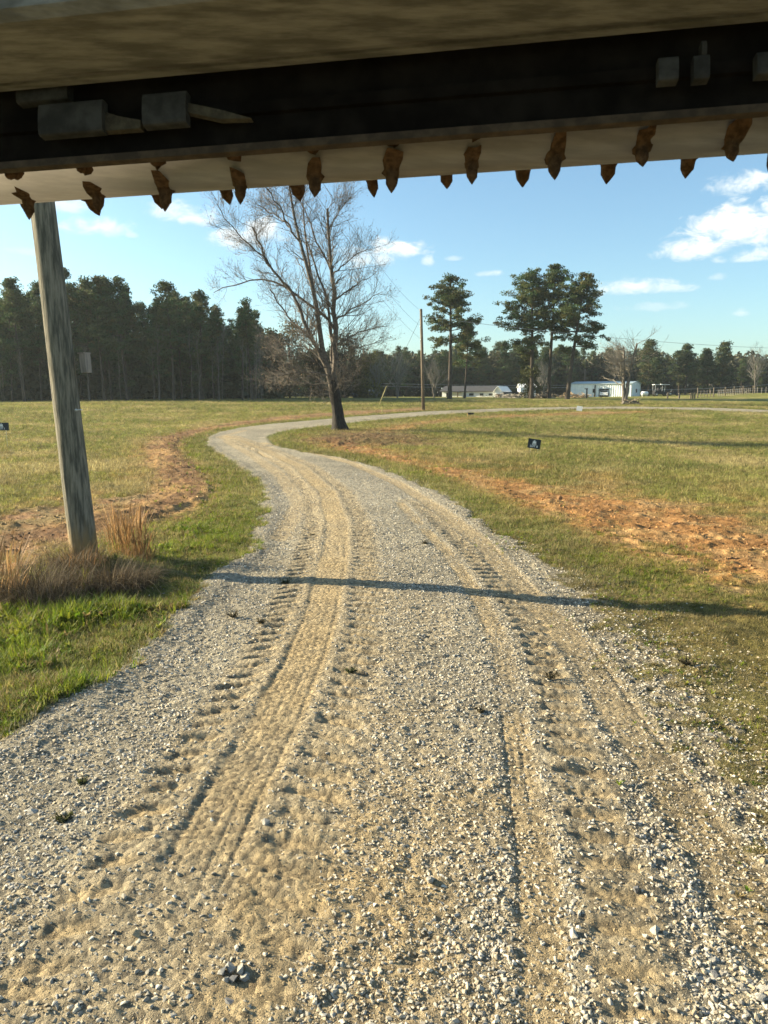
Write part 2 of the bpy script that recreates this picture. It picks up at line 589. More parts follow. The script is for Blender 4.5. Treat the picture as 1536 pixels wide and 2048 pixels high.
        for q, t0 in enumerate((-.06, -.02, .025, .06)):
            gB -= .005 * np.exp(-((tB - t0) / .009) ** 2) * sstep(.42, .56, fbm(sB + q * 5, tB * .2, 1.4, 3, 80 + q))
        h += road * (bandB * gB + bandC * (-.010 - .006 * np.exp(-((tC - .12) / .02) ** 2) * sstep(.42, .56, fbm(sC, tC * .2, 1.3, 3, 85))))
        h -= road * (.032 * lug * (.35 + .65 * sstep(2.2, 3.6, y)) + .010 * wash)
        h += road * .004 * lugs_zone
        h += road * .03 * np.exp(-((rd - .12) / .18) ** 2) * fade * (1 - right)
        clod = np.maximum(fbm(x, y, 3.2, 4, 15) - .47, 0)
        h += clay * fade * (clod * .17 + (fbm(x, y, 14, 2, 16) - .5) * .03)
        h += ds * fade * (clod * .22 + (fbm(x, y, 10, 2, 16) - .5) * .05)
        h += (1 - road) * (1 - clay) * fade * ((fbm(x, y, 2.5, 4, 17) - .5) * .10)
        # cut bank beside the left verge: ground to its left stands higher
        sb, tb = along(bank, x, y)
        m = sstep(0, .5, sb) * sstep(along_len(bank), along_len(bank) - 1.2, sb)
        h += m * .055 * sstep(.05, -.10, tb + n_e * .25) * sstep(-1.8, -.3, tb)
    res['z'] = h
    return res


def along_len(poly):
    return float(np.sum(np.hypot(*np.diff(poly, axis=0).T)))


# ------------------------------------------------------------------ materials
def new_mat(name):
    m = bpy.data.materials.new(name)
    m.use_nodes = True
    t = m.node_tree
    t.nodes.clear()
    N = NT(t)
    out = N.n('ShaderNodeOutputMaterial')
    b = N.n('ShaderNodeBsdfPrincipled')
    t.links.new(b.outputs[0], out.inputs[0])
    b.inputs['Specular IOR Level'].default_value = 0.25
    return m, N, b, out


def simple(name, col, rough=.7, var=.25, scale=6.0, metal=0.0, bump=0.0, stretch=(1, 1, 1), col2=None, spec=.25):
    m, N, b, out = new_mat(name)
    tc = N.n('ShaderNodeTexCoord').outputs['Object']
    vec = N.mapping(tc, stretch)
    f = N.noise(vec, scale, 5, .62)
    col2 = col2 if col2 is not None else tuple(c * (1 - var) for c in col)
    col1 = tuple(min(1, c * (1 + var * .6)) for c in col)
    t.links if False else None
    N.put(b.inputs['Base Color'], N.mix(N.ramp(f, .35, .68), col2, col1))
    b.inputs['Roughness'].default_value = rough
    b.inputs['Metallic'].default_value = metal
    b.inputs['Specular IOR Level'].default_value = spec
    if bump:
        bm = N.n('ShaderNodeBump')
        bm.inputs['Strength'].default_value = 1.0
        bm.inputs['Distance'].default_value = bump
        N.put(bm.inputs['Height'], N.noise(vec, scale * 2.2, 4, .65))
        N.put(b.inputs['Normal'], bm.outputs[0])
    return m


def leaf_mat(name, transl=.35, mult=(1, 1, 1)):
    """colour comes from the 'tint' attribute of the mesh or the instance"""
    m, N, b, out = new_mat(name)
    a = N.n('ShaderNodeAttribute', attribute_name='tint')
    c = N.mix(1.0, a.outputs['Color'], mult, 'MULTIPLY')
    N.put(b.inputs['Base Color'], c)
    b.inputs['Roughness'].default_value = .65
    b.inputs['Specular IOR Level'].default_value = .2
    tr = N.n('ShaderNodeBsdfTranslucent')
    N.put(tr.inputs[0], c)
    mx = N.n('ShaderNodeMixShader')
    mx.inputs[0].default_value = transl
    N.t.links.new(b.outputs[0], mx.inputs[1])
    N.t.links.new(tr.outputs[0], mx.inputs[2])
    N.t.links.new(mx.outputs[0], out.inputs[0])
    return m


def inst_mat(name, transl=0.0, rough=.75, grain=0.0):
    """like leaf_mat, but reads the tint stored on the instance"""
    m, N, b, out = new_mat(name)
    a = N.n('ShaderNodeAttribute', attribute_name='tint', attribute_type='INSTANCER')
    c = a.outputs['Color']
    if grain:
        tc = N.n('ShaderNodeTexCoord').outputs['Object']
        c = N.mix(1.0, c, N.mix(N.noise(tc, 2.5, 4), (1 - grain,) * 3, (1 + grain,) * 3), 'MULTIPLY')
    N.put(b.inputs['Base Color'], c)
    b.inputs['Roughness'].default_value = rough
    if transl:
        tr = N.n('ShaderNodeBsdfTranslucent')
        N.put(tr.inputs[0], c)
        mx = N.n('ShaderNodeMixShader')
        mx.inputs[0].default_value = transl
        N.t.links.new(b.outputs[0], mx.inputs[1])
        N.t.links.new(tr.outputs[0], mx.inputs[2])
        N.t.links.new(mx.outputs[0], out.inputs[0])
    return m


def ground_mat(name, kind):
    m, N, b, out = new_mat(name)
    a = N.n('ShaderNodeAttribute', attribute_name='tint').outputs['Color']
    tc = N.n('ShaderNodeTexCoord').outputs['Object']
    b.inputs['Roughness'].default_value = .95
    b.inputs['Specular IOR Level'].default_value = .1
    bm = N.n('ShaderNodeBump')
    bm.inputs['Strength'].default_value = 1.0
    if kind == 'gravel':
        vo = N.n('ShaderNodeTexVoronoi')
        N.put(vo.inputs['Vector'], tc)
        vo.inputs['Scale'].default_value = 38.0
        sp = N.n('ShaderNodeSeparateColor')
        N.t.links.new(vo.outputs['Color'], sp.inputs[0])
        fine = N.noise(tc, 160.0, 3, .7)
        c = N.mix(1.0, a, N.mix(sp.outputs[0], (.62, .62, .64), (1.45, 1.43, 1.38)), 'MULTIPLY')
        c = N.mix(1.0, c, N.mix(fine, (.6, .6, .6), (1.4, 1.4, 1.4)), 'MULTIPLY')
        N.put(bm.inputs['Height'], N.math('ADD', N.math('MULTIPLY', vo.outputs['Distance'], -1.0), fine))
        bm.inputs['Distance'].default_value = .017
    elif kind == 'clay':
        f1 = N.noise(tc, 9.0, 6, .68)
        f2 = N.noise(tc, 55.0, 4, .7)
        c = N.mix(1.0, a, N.mix(N.ramp(f1, .3, .7), (.6, .58, .56), (1.3, 1.3, 1.3)), 'MULTIPLY')
        c = N.mix(1.0, c, N.mix(f2, (.65, .65, .65), (1.3, 1.3, 1.3)), 'MULTIPLY')
        N.put(bm.inputs['Height'], N.math('ADD', f1, N.math('MULTIPLY', f2, .3)))
        bm.inputs['Distance'].default_value = .06
    else:
        f1 = N.noise(N.mapping(tc, (1, 1, 1)), 6.0, 6, .7)
        f2 = N.noise(tc, 34.0, 4, .7)
        c = N.mix(1.0, a, N.mix(N.ramp(f1, .32, .68), (.58, .60, .55), (1.38, 1.35, 1.3)), 'MULTIPLY')
        c = N.mix(1.0, c, N.mix(f2, (.6, .62, .6), (1.4, 1.36, 1.3)), 'MULTIPLY')
        N.put(bm.inputs['Height'], N.math('ADD', f1, N.math('MULTIPLY', f2, .5)))
        bm.inputs['Distance'].default_value = .10
    N.put(b.inputs['Base Color'], c)
    N.put(b.inputs['Normal'], bm.outputs[0])
    return m


M_gravel, M_clay, M_field = ground_mat('gravel_road', 'gravel'), ground_mat('clay', 'clay'), ground_mat('field', 'grass')
M_stone = inst_mat('gravel_stone', 0, .85, .18)
M_grass = inst_mat('grass_blade', .45, .6)
M_leaf = leaf_mat('foliage', .30)
M_dry = leaf_mat('dry_grass', .35)
M_twig = leaf_mat('twig_bark', 0.0)


# ------------------------------------------------------------------ the ground (one sheet, split along its layers)
def build_ground():
    az = np.r_[np.radians(np.arange(-180, -40, 5.0)), np.radians(np.linspace(-40, 40, 580)), np.radians(np.arange(45, 180, 5.0))]
    D = list(np.linspace(.35, 1.55, 12)) + list(np.arange(1.6, 8.0, .0135))
    d = 8.0
    while d < 190:
        D.append(d)
        d += min(.0135 + (d - 8) * .011, d * .0085)
    D += list(np.geomspace(195, 1500, 14))
    D = np.array(D)
    A, R = np.meshgrid(az, D)
    jit = (np.random.default_rng(5).random(R.shape) - .5)
    X, Y = (R * np.sin(A)).ravel(), (R * np.cos(A)).ravel()
    S = surface(X, Y)
    V = np.stack([X, Y, S['z']], 1)
    V = np.vstack([V, [[0, 0, float(terrain(0, 0))]]])
    nr, nc = R.shape
    i, j = np.meshgrid(np.arange(nr - 1), np.arange(nc), indexing='ij')
    j2 = (j + 1) % nc
    Q = np.stack([i * nc + j, i * nc + j2, (i + 1) * nc + j2, (i + 1) * nc + j], -1).reshape(-1, 4)
    T = np.stack([np.arange(nc), np.full(nc, nr * nc), (np.arange(nc) + 1) % nc], 1)[:, ::-1]
    Q = Q[:, ::-1]
    road = S['road'][Q].mean(1)
    clay = np.maximum(S['clay'], S['ds'])[Q].mean(1)
    is_r = road > .5
    is_c = (~is_r) & (clay > .5)
    tint = np.vstack([S['col'], S['col'][:1]])
    objs = {}
    for name, sel, mat in (('gravel_road', is_r, M_gravel), ('bare_soil', is_c, M_clay), ('grass_field', ~(is_r | is_c), M_field)):
        f = Q[sel]
        used = np.unique(f)
        extra = T if name == 'gravel_road' else np.zeros((0, 3), int)
        if len(extra):
            used = np.unique(np.r_[used, extra.ravel()])
        remap = np.zeros(len(V), np.int64)
        remap[used] = np.arange(len(used))
        me = fast_mesh(name, V[used], [remap[f], remap[extra]] if len(extra) else [remap[f]], True, mat, tint[used])
        objs[name] = tag(obj(name, me), kind='structure')
    return objs


GROUND = build_ground()


# ------------------------------------------------------------------ scatter (gravel and grass: stuff)
def scatter(name, pts, rot, scl, tint, pick, variants, parent=None):
    me = bpy.data.meshes.new(name)
    n = len(pts)
    me.vertices.add(n)
    me.vertices.foreach_set('co', np.asarray(pts, np.float32).ravel())
    for nm, typ, key, arr in (('rot', 'FLOAT_VECTOR', 'vector', rot), ('scl', 'FLOAT_VECTOR', 'vector', scl)):
        me.attributes.new(nm, typ, 'POINT').data.foreach_set(key, np.asarray(arr, np.float32).ravel())
    c = np.ones((n, 4), np.float32)
    c[:, :3] = tint
    me.attributes.new('tint', 'FLOAT_COLOR', 'POINT').data.foreach_set('color', c.ravel())
    me.attributes.new('pick', 'INT', 'POINT').data.foreach_set('value', np.asarray(pick, np.int32))
    o = obj(name, me, parent)
    o['kind'] = 'stuff'
    g = bpy.data.node_groups.new(name, 'GeometryNodeTree')
    g.interface.new_socket('Geometry', in_out='INPUT', socket_type='NodeSocketGeometry')
    g.interface.new_socket('Geometry', in_out='OUTPUT', socket_type='NodeSocketGeometry')
    nd, lk = g.nodes, g.links
    gi, go = nd.new('NodeGroupInput'), nd.new('NodeGroupOutput')
    ip = nd.new('GeometryNodeInstanceOnPoints')
    jn = nd.new('GeometryNodeJoinGeometry')
    for v in variants:
        oi = nd.new('GeometryNodeObjectInfo')
        oi.inputs['Object'].default_value = v
        oi.inputs['As Instance'].default_value = True
        lk.new(oi.outputs['Geometry'], jn.inputs[0])

    def attr(nm, typ):
        a = nd.new('GeometryNodeInputNamedAttribute')
        a.data_type = typ
        a.inputs['Name'].default_value = nm
        return a.outputs['Attribute']
    er = nd.new('FunctionNodeEulerToRotation')
    lk.new(attr('rot', 'FLOAT_VECTOR'), er.inputs[0])
    lk.new(gi.outputs[0], ip.inputs['Points'])
    lk.new(jn.outputs[0], ip.inputs['Instance'])
    ip.inputs['Pick Instance'].default_value = True
    lk.new(attr('pick', 'INT'), ip.inputs['Instance Index'])
    lk.new(er.outputs[0], ip.inputs['Rotation'])
    lk.new(attr('scl', 'FLOAT_VECTOR'), ip.inputs['Scale'])
    lk.new(ip.outputs[0], go.inputs[0])
    md = o.modifiers.new('scatter', 'NODES')
    md.node_group = g
    return o


def hull_mesh(name, seed, mat, n=11, flat=(1, .8, .6)):
    import bmesh
    r = np.random.default_rng(seed)
    bm = bmesh.new()
    p = r.normal(size=(n, 3))
    p /= np.linalg.norm(p, axis=1, keepdims=True)
    p = p * (.75 + .25 * r.random((n, 1))) * .5 * np.array(flat)
    for q in p:
        bm.verts.new(q)
    res = bmesh.ops.convex_hull(bm, input=bm.verts[:])
    bmesh.ops.delete(bm, geom=[e for e in res['geom_interior'] if isinstance(e, bmesh.types.BMVert)], context='VERTS')
    me = bpy.data.meshes.new(name)
    bm.to_mesh(me)
    bm.free()
    me.materials.append(mat)
    return me


stone_meshes = [hull_mesh('stone', 100 + k, M_stone, 10 + k % 4, [(1, .8, .55), (1, .7, .7), (1, .9, .45), (1, .6, .5)][k % 4]) for k in range(8)]
stone_src = [bpy.data.objects.new('stone_source', m) for m in stone_meshes]


def polar_points(n, d0, d1, az, power, seed):
    """n random ground points, density falling with distance"""
    r = np.random.default_rng(seed)
    u = r.random(n)
    p = power
    D = (d0 ** p + u * (d1 ** p - d0 ** p)) ** (1 / p) if abs(p) > 1e-6 else d0 * (d1 / d0) ** u
    a = np.radians(-az + 2 * az * r.random(n))
    return D * np.sin(a), D * np.cos(a), D


STONE_COLS = np.array([(.41, .38, .32), (.31, .29, .255), (.24, .225, .20), (.47, .43, .35), (.37, .31, .22), (.52, .48, .41), (.34, .325, .30), (.42, .34, .225)])


def build_gravel():
    r = np.random.default_rng(21)
    X, Y, D = polar_points(420000, 1.5, 18.0, 39, .5, 22)
    S = surface(X, Y)
    keep_p = np.where(S['road'] > .5, 1.0 - .72 * S['sand'] - .12 * S['packed'] - .30 * S['lug'] - .45 * S['lz'], 0)
    rt = sstep(0, 1.5, X) * sstep(12, 6, Y)
    spill = (.22 + .25 * rt) * sstep(-.55 - .5 * rt, -.02, S['rd']) * (1 - S['road'])
    keep_p = np.maximum(np.maximum(keep_p, spill), .0)
    keep_p = keep_p * (.45 + 1.0 * fbm(X, Y, 2.2, 3, 31))
    k = r.random(len(X)) < keep_p
    X, Y, D = X[k], Y[k], D[k]
    z = S['z'][k]
    sand = S['sand'][k]
    n = len(X)
    size = .0055 + .030 * r.random(n) ** 3.8
    size = np.where(r.random(n) < .012, size + .022 * r.random(n), size)
    size = size * (1 - .25 * sand) * np.clip(.85 + D * .03, 1, 1.25)
    tint = STONE_COLS[r.integers(0, len(STONE_COLS), n)] * (.74 + .66 * r.random((n, 1)))
    dust = np.clip(1 - (size - .007) / .016, 0, 1)[:, None]
    tint = tint + (np.array([.385, .332, .240]) - tint) * (.26 + .42 * dust + .30 * sand[:, None] * r.random((n, 1))).clip(0, .9)
    rot = np.stack([r.normal(0, .35, n), r.normal(0, .35, n), r.random(n) * 2 * PI], 1)
    scl = size[:, None] * (.8 + .4 * r.random((n, 3)))
    # fines: crumbs of sandy grit between the stones
    X2, Y2, D2 = polar_points(260000, 1.5, 9.0, 39, .6, 23)
    S2 = surface(X2, Y2)
    k = r.random(len(X2)) < np.where(S2['road'] > .5, (.35 + .65 * S2['sand']) * (1 - .7 * S2['packed']) * (1 - .6 * S2['lz']), 0) * (.3 + 1.2 * fbm(X2, Y2, 3.5, 3, 32))
    m2 = int(k.sum())
    s2 = .0035 + .0085 * r.random(m2) ** 2
    t2 = C_SAND * (.62 + .55 * r.random((m2, 1))) + np.array([0, .01, .02]) * r.random((m2, 1))
    X, Y, D, z = np.r_[X, X2[k]], np.r_[Y, Y2[k]], np.r_[D, D2[k]], np.r_[z, S2['z'][k]]
    size, tint = np.r_[size, s2], np.vstack([tint, t2])
    rot = np.vstack([rot, np.stack([r.normal(0, .6, m2), r.normal(0, .6, m2), r.random(m2) * 6.3], 1)])
    scl = np.vstack([scl, s2[:, None] * (.8 + .4 * r.random((m2, 3)))])
    n = len(X)
    # the largest 290 near the camera become stones of their own
    show = size / (D + .8)
    big = np.argsort(-show)[:290]
    m = np.ones(n, bool)
    m[big] = False
    P = np.stack([X, Y, z + size * .02], 1)
    scatter('loose_gravel', P[m], rot[m], scl[m], tint[m], r.integers(0, 8, m.sum()), stone_src, GROUND['gravel_road'])
    mats = [simple('stone_%s' % nm, c, .85, .3, 60, bump=.002) for nm, c in
            (('grey', (.36, .345, .31)), ('dark', (.22, .215, .21)), ('pale', (.46, .43, .37)), ('tan', (.40, .32, .20)))]
    lone = []
    for q in range(16):
        me = hull_mesh('stone', 300 + q, mats[[0, 1, 2, 3, 0, 2, 1, 0][q % 8]], 12, [(1, .8, .6), (1, .7, .7), (1, .9, .5), (1, .65, .55)][q % 4])
        lone.append(me)
    for i in big:
        o = obj('stone', lone[int(r.integers(0, 16))], GROUND['gravel_road'])
        o.location = P[i]
        o.rotation_euler = rot[i]
        o.scale = scl[i] * 1.15
    # a little heap of stones the photograph shows at the bottom left of the middle
    for (u, v, s) in ((447, 1976, .05), (462, 1968, .055), (483, 1972, .06), (470, 1986, .05), (455, 1990, .04), (490, 1984, .045),
                      (276, 1900, .05), (1310, 1888, .055), (1290, 1895, .04), (1270, 1800, .05), (860, 1790, .05)):
        p = ground_at(u, v)
        s_ = surface(np.array([p[0]]), np.array([p[1]]))
        o = obj('stone', lone[int(r.integers(0, 16))], GROUND['gravel_road'])
        o.location = (p[0], p[1], float(s_['z'][0]) + s * .15)
        o.rotation_euler = (r.normal(0, .5), r.normal(0, .5), r.random() * 6)
        o.scale = (s, s, s)


build_gravel()


def build_clods():
    r = np.random.default_rng(77)
    X, Y, D = polar_points(60000, 5, 40, 39, .5, 78)
    S = surface(X, Y)
    k = r.random(len(X)) < np.maximum(S['clay'] ** 2, S['ds']) * .8
    X, Y, z, D = X[k], Y[k], S['z'][k], D[k]
    n = len(X)
    size = (.015 + .07 * r.random(n) ** 3) * np.clip(.7 + D * .03, 1, 1.6)
    tint = (S['col'][k] * (.75 + .6 * r.random((n, 1))))
    rot = np.stack([r.normal(0, .4, n), r.normal(0, .4, n), r.random(n) * 6.3], 1)
    scatter('soil_clods', np.stack([X, Y, z], 1), rot, size[:, None] * (.7 + .6 * r.random((n, 3))), tint, r.integers(0, 8, n), stone_src, GROUND['bare_soil'])


build_clods()
M_clod = simple('clay_clod', (.27, .155, .075), .95, .35, 20, bump=.006)
_cm = [hull_mesh('clod', 500 + k, M_clod, 13, (1, .8, .55)) for k in range(5)]


def lone_clods():
    r = np.random.default_rng(55)
    for i in range(60):
        if i < 4:
            u, v, s = ((1120, 1000, .22), (1100, 1006, .12), (1142, 1007, .10), (1350, 1052, .16))[i]
        else:
            u = r.uniform(700, 1536)
            v = np.interp(u, [640, 850, 1050, 1250, 1536], [880, 930, 985, 1030, 1100]) + r.normal(0, 14 + (u - 640) * .02)
            s = .05 + .09 * r.random() ** 2
        p = ground_at(u, v)
        S = surface(np.array([p[0]]), np.array([p[1]]))
        if i >= 4 and S['clay'][0] < .3:
            continue
        o = obj('clod', _cm[i % 5], GROUND['bare_soil'])
        o.location = (p[0], p[1], float(S['z'][0]) + s * .05)
        o.rotation_euler = (r.normal(0, .4), r.normal(0, .4), r.random() * 6)
        o.scale = (s, s * (.7 + .5 * r.random()), s * .8)


lone_clods()


def tuft_mesh(name, seed, blades, h, spread, width, lean, segs=2, leaf=False):
    r = np.random.default_rng(seed)
    V, F, n = [], [], 0
    for b in range(blades):
        a = r.random() * 2 * PI
        d = np.array([math.cos(a), math.sin(a), 0])
        side = np.array([-d[1], d[0], 0])
        base = d * spread * r.random() ** .7
        L = h * (.55 + .6 * r.random())
        w = width * (.7 + .6 * r.random())
        ln = lean * (.3 + r.random())
        pts = []
        for k in range(segs + 1):
            t = k / segs
            c = base + d * ln * L * t * t + np.array([0, 0, L * t * (1 - .25 * ln * t)])
            ww = w * ((1 - t) if not leaf else (.35 + 2.2 * t * (1 - t)))
            pts += [c - side * ww * .5, c + side * ww * .5]
        V += pts
        for k in range(segs):
            F.append([n + 2 * k, n + 2 * k + 1, n + 2 * k + 3, n + 2 * k + 2])
        n += len(pts)
    return fast_mesh(name, np.array(V), [np.array(F)], False, M_grass)


def build_grass():
    lush = [bpy.data.objects.new('grass_source', tuft_mesh('grass_tuft', 40 + k, 13, .12, .045, .006, .7)) for k in range(4)]
    weed = [bpy.data.objects.new('grass_source', tuft_mesh('weed', 50 + k, 8, .075, .02, .020, .9, 2, True)) for k in range(2)]
    short = [bpy.data.objects.new('grass_source', tuft_mesh('grass_tuft', 60 + k, 11, .072, .070, .006, .9)) for k in range(4)]
    r = np.random.default_rng(90)
    # verge: fresh green
    X, Y, D = polar_points(300000, 2.6, 40, 40, -.25, 91)
    S = surface(X, Y)
    ok = (1 - S['road']) * (1 - .93 * S['clay']) * (1 - .9 * S['ds'])
    dens = ok * np.clip(.15 + 1.15 * S['green'], 0, 1) * sstep(-2.6, -.3, S['rd'] + 1.5 * (fbm(X, Y, 1.2, 3, 33) - .5))
    dens = np.maximum(dens, .34 * sstep(0, 1.5, X) * sstep(12, 6, Y) * S['road'] * sstep(.8, .0, S['rd']) * sstep(.45, .6, fbm(X, Y, 3.0, 3, 41)))
    dens *= np.clip(2.1 * (fbm(X, Y, 1.5, 4, 34) - .22), .08, 1.1)
    dens *= 1 - .95 * (np.hypot((X + 3.1) / 1.05, (Y - 6.95) / .75) < 1)
    thin = sstep(.7, 1.5, X) * sstep(8.0, 5.5, Y)
    dens *= 1 - .55 * thin
    k = r.random(len(X)) < dens
    thin = thin[k]
    X, Y, D, z, G, rdk = X[k], Y[k], D[k], S['z'][k], S['green'][k], S['rd'][k]
    n = len(X)
    t = r.random((n, 1))
    tint = np.array([.110, .190, .014]) * (1 - t) + np.array([.25, .260, .030]) * t
    dry = (r.random(n) < .12 + .45 * thin + .30 * (fbm(X, Y, .9, 3, 35) > .55))
    tint = np.where(dry[:, None], np.array([.27, .205, .085]) * (.6 + .7 * r.random((n, 1))), tint * (.7 + .6 * r.random((n, 1))))
    s = (.55 + .7 * r.random(n)) * (.55 + .9 * fbm(X, Y, 1.4, 2, 36)) * np.clip(.8 + D * .02, 1, 1.5)
    rot = np.stack([r.normal(0, .12, n), r.normal(0, .12, n), r.random(n) * 6.3], 1)
    pick = np.where((r.random(n) < np.where((X < -1.5) & (Y < 8), .16, .05)) & ~dry, r.integers(4, 6, n), r.integers(0, 4, n))
    s = s * np.where(Y > 10, .75, 1.0) * (1 - .4 * thin) * np.where((X > 0) & (Y < 16), .46, .55 + .45 * sstep(-.1, -.9, rdk)) * np.where((X < -1.5) & (Y < 7), .85 + .7 * fbm(X, Y, 1.1, 2, 43), 1.0)
    scatter('verge_grass', np.stack([X, Y, z - .004], 1), rot, np.repeat(s[:, None], 3, 1), tint, pick, (lush + weed)[::1])
    # field: short, sparse, straw and olive
    X, Y, D = polar_points(330000, 2.6, 85, 40, .12, 92)
    S = surface(X, Y)
    ok = (1 - S['road']) * (1 - .96 * S['clay']) * (1 - .80 * S['ds'])
    lw = sstep(.7, 1.5, X) * sstep(8.0, 5.5, Y)
    ok = ok * (1 - lw * (.35 + .6 * sstep(-1.1, .1, S['rd'])))
    ok = ok * (1 - .9 * (np.hypot((X + 3.1) / 1.05, (Y - 6.95) / .75) < 1))
    k = r.random(len(X)) < ok * (.45 + .8 * fbm(X, Y, .8, 3, 37))
    lw = lw[k]
    X, Y, D, z, c = X[k], Y[k], D[k], S['z'][k], S['col'][k]
    n = len(X)
    tint = c * (.55 + 1.35 * r.random((n, 1)) ** 1.3)
    straw = r.random(n) < .28
    tint = np.where(straw[:, None], np.array([.33, .26, .115]) * (.6 + .7 * r.random((n, 1))), tint)
    s = (.6 + .8 * r.random(n)) * np.clip(.8 + D * .022, 1, 2.3) * (.62 + .38 * sstep(7, 20, D)) * (1 - .35 * lw)
    rot = np.stack([r.normal(0, .2, n), r.normal(0, .2, n), r.random(n) * 6.3], 1)
    sc = np.stack([s * 1.25, s * 1.25, s * np.where(D > 30, .8, 1.0)], 1)
    scatter('field_grass', np.stack([X, Y, z - .004], 1), rot, sc, tint, r.integers(0, 4, n), short)


build_grass()


def road_weeds():
    r = np.random.default_rng(14)
    for i, (u, v, h, lab) in enumerate(((572, 1170, .10, 'small dark weed on the gravel in the shadow line'), (466, 1240, .11, 'small dark weed on the left part of the gravel'),
                            (522, 1255, .07, 'tiny brown weed beside another on the left part of the gravel'), (700, 1358, .09, 'lone weed in the middle of the gravel between the tracks'),
                            (1372, 1335, .13, 'dark weed tuft at the right edge of the gravel'), (1100, 1365, .10, 'brown weed tuft right of the middle of the gravel'),
                            (130, 1650, .07, 'small brown weed at the lower left of the gravel'), (625, 1075, .09, 'weed on the left wheel track near the bend'),
                            (850, 1095, .08, 'weed on the right half of the gravel beyond the shadow'), (165, 1575, .05, 'small reddish weed at the left edge of the gravel'),
                            (960, 1440, .05, 'small green weed near the right wheel track'))):
        p = ground_at(u, v)
        S = surface(np.array([p[0]]), np.array([p[1]]))
        n = 34
        a = r.random(n) * 6.3
        L = h * .62 * (.5 + .7 * r.random(n))
        d = np.stack([np.cos(a), np.sin(a), .3 + r.random(n)], 1)
        d /= np.linalg.norm(d, axis=1, keepdims=True)
        P = d[:, None] * (L[:, None] * np.linspace(0, 1, 3)[None])[..., None]
        V, F = tubes(P, np.repeat(np.array([[.003, .0025, .001]]), n, 0), 3)
        C = P[:, 1:].reshape(-1, 3)
        lv, lf = leaf_cards(C, .012 + .02 * r.random(len(C)), .5, r)
        col = np.array([.085, .070, .038] if i % 3 else [.070, .075, .03])
        T = np.vstack([np.tile(col * .8, (len(V), 1)), np.repeat(col * (.6 + .8 * r.random((len(C), 1))), 4, 0)])
        o = obj('weed', fast_mesh('weed', np.vstack([V, lv]), [np.vstack([F[0], lf + len(V)])], False, M_leaf, T))
        o.location = (p[0], p[1], float(S['z'][0]))
        tag(o, lab, 'weed', 'weeds on the gravel')


tag(bpy.data.objects['verge_grass'], 'fresh green grass along both edges of the gravel road', 'grass')
tag(bpy.data.objects['field_grass'], 'short yellowish grass covering the open field', 'grass')


# ------------------------------------------------------------------ trees
def leaf_cards(centers, size, aspect, r, flat=0.0):
    n = len(centers)
    a = r.normal(size=(n, 3))
    a[:, 2] *= (1 - flat)
    a /= np.linalg.norm(a, axis=1, keepdims=True) + 1e-9
    b = r.normal(size=(n, 3))
    b -= (b * a).sum(1, keepdims=True) * a
    b /= np.linalg.norm(b, axis=1, keepdims=True) + 1e-9
    s = np.asarray(size).reshape(-1, 1) * .5
    a, b = a * s, b * s * aspect
    V = np.stack([centers - a, centers - b, centers + a, centers + b], 1).reshape(-1, 3)
    return V, np.arange(4 * n).reshape(-1, 4)


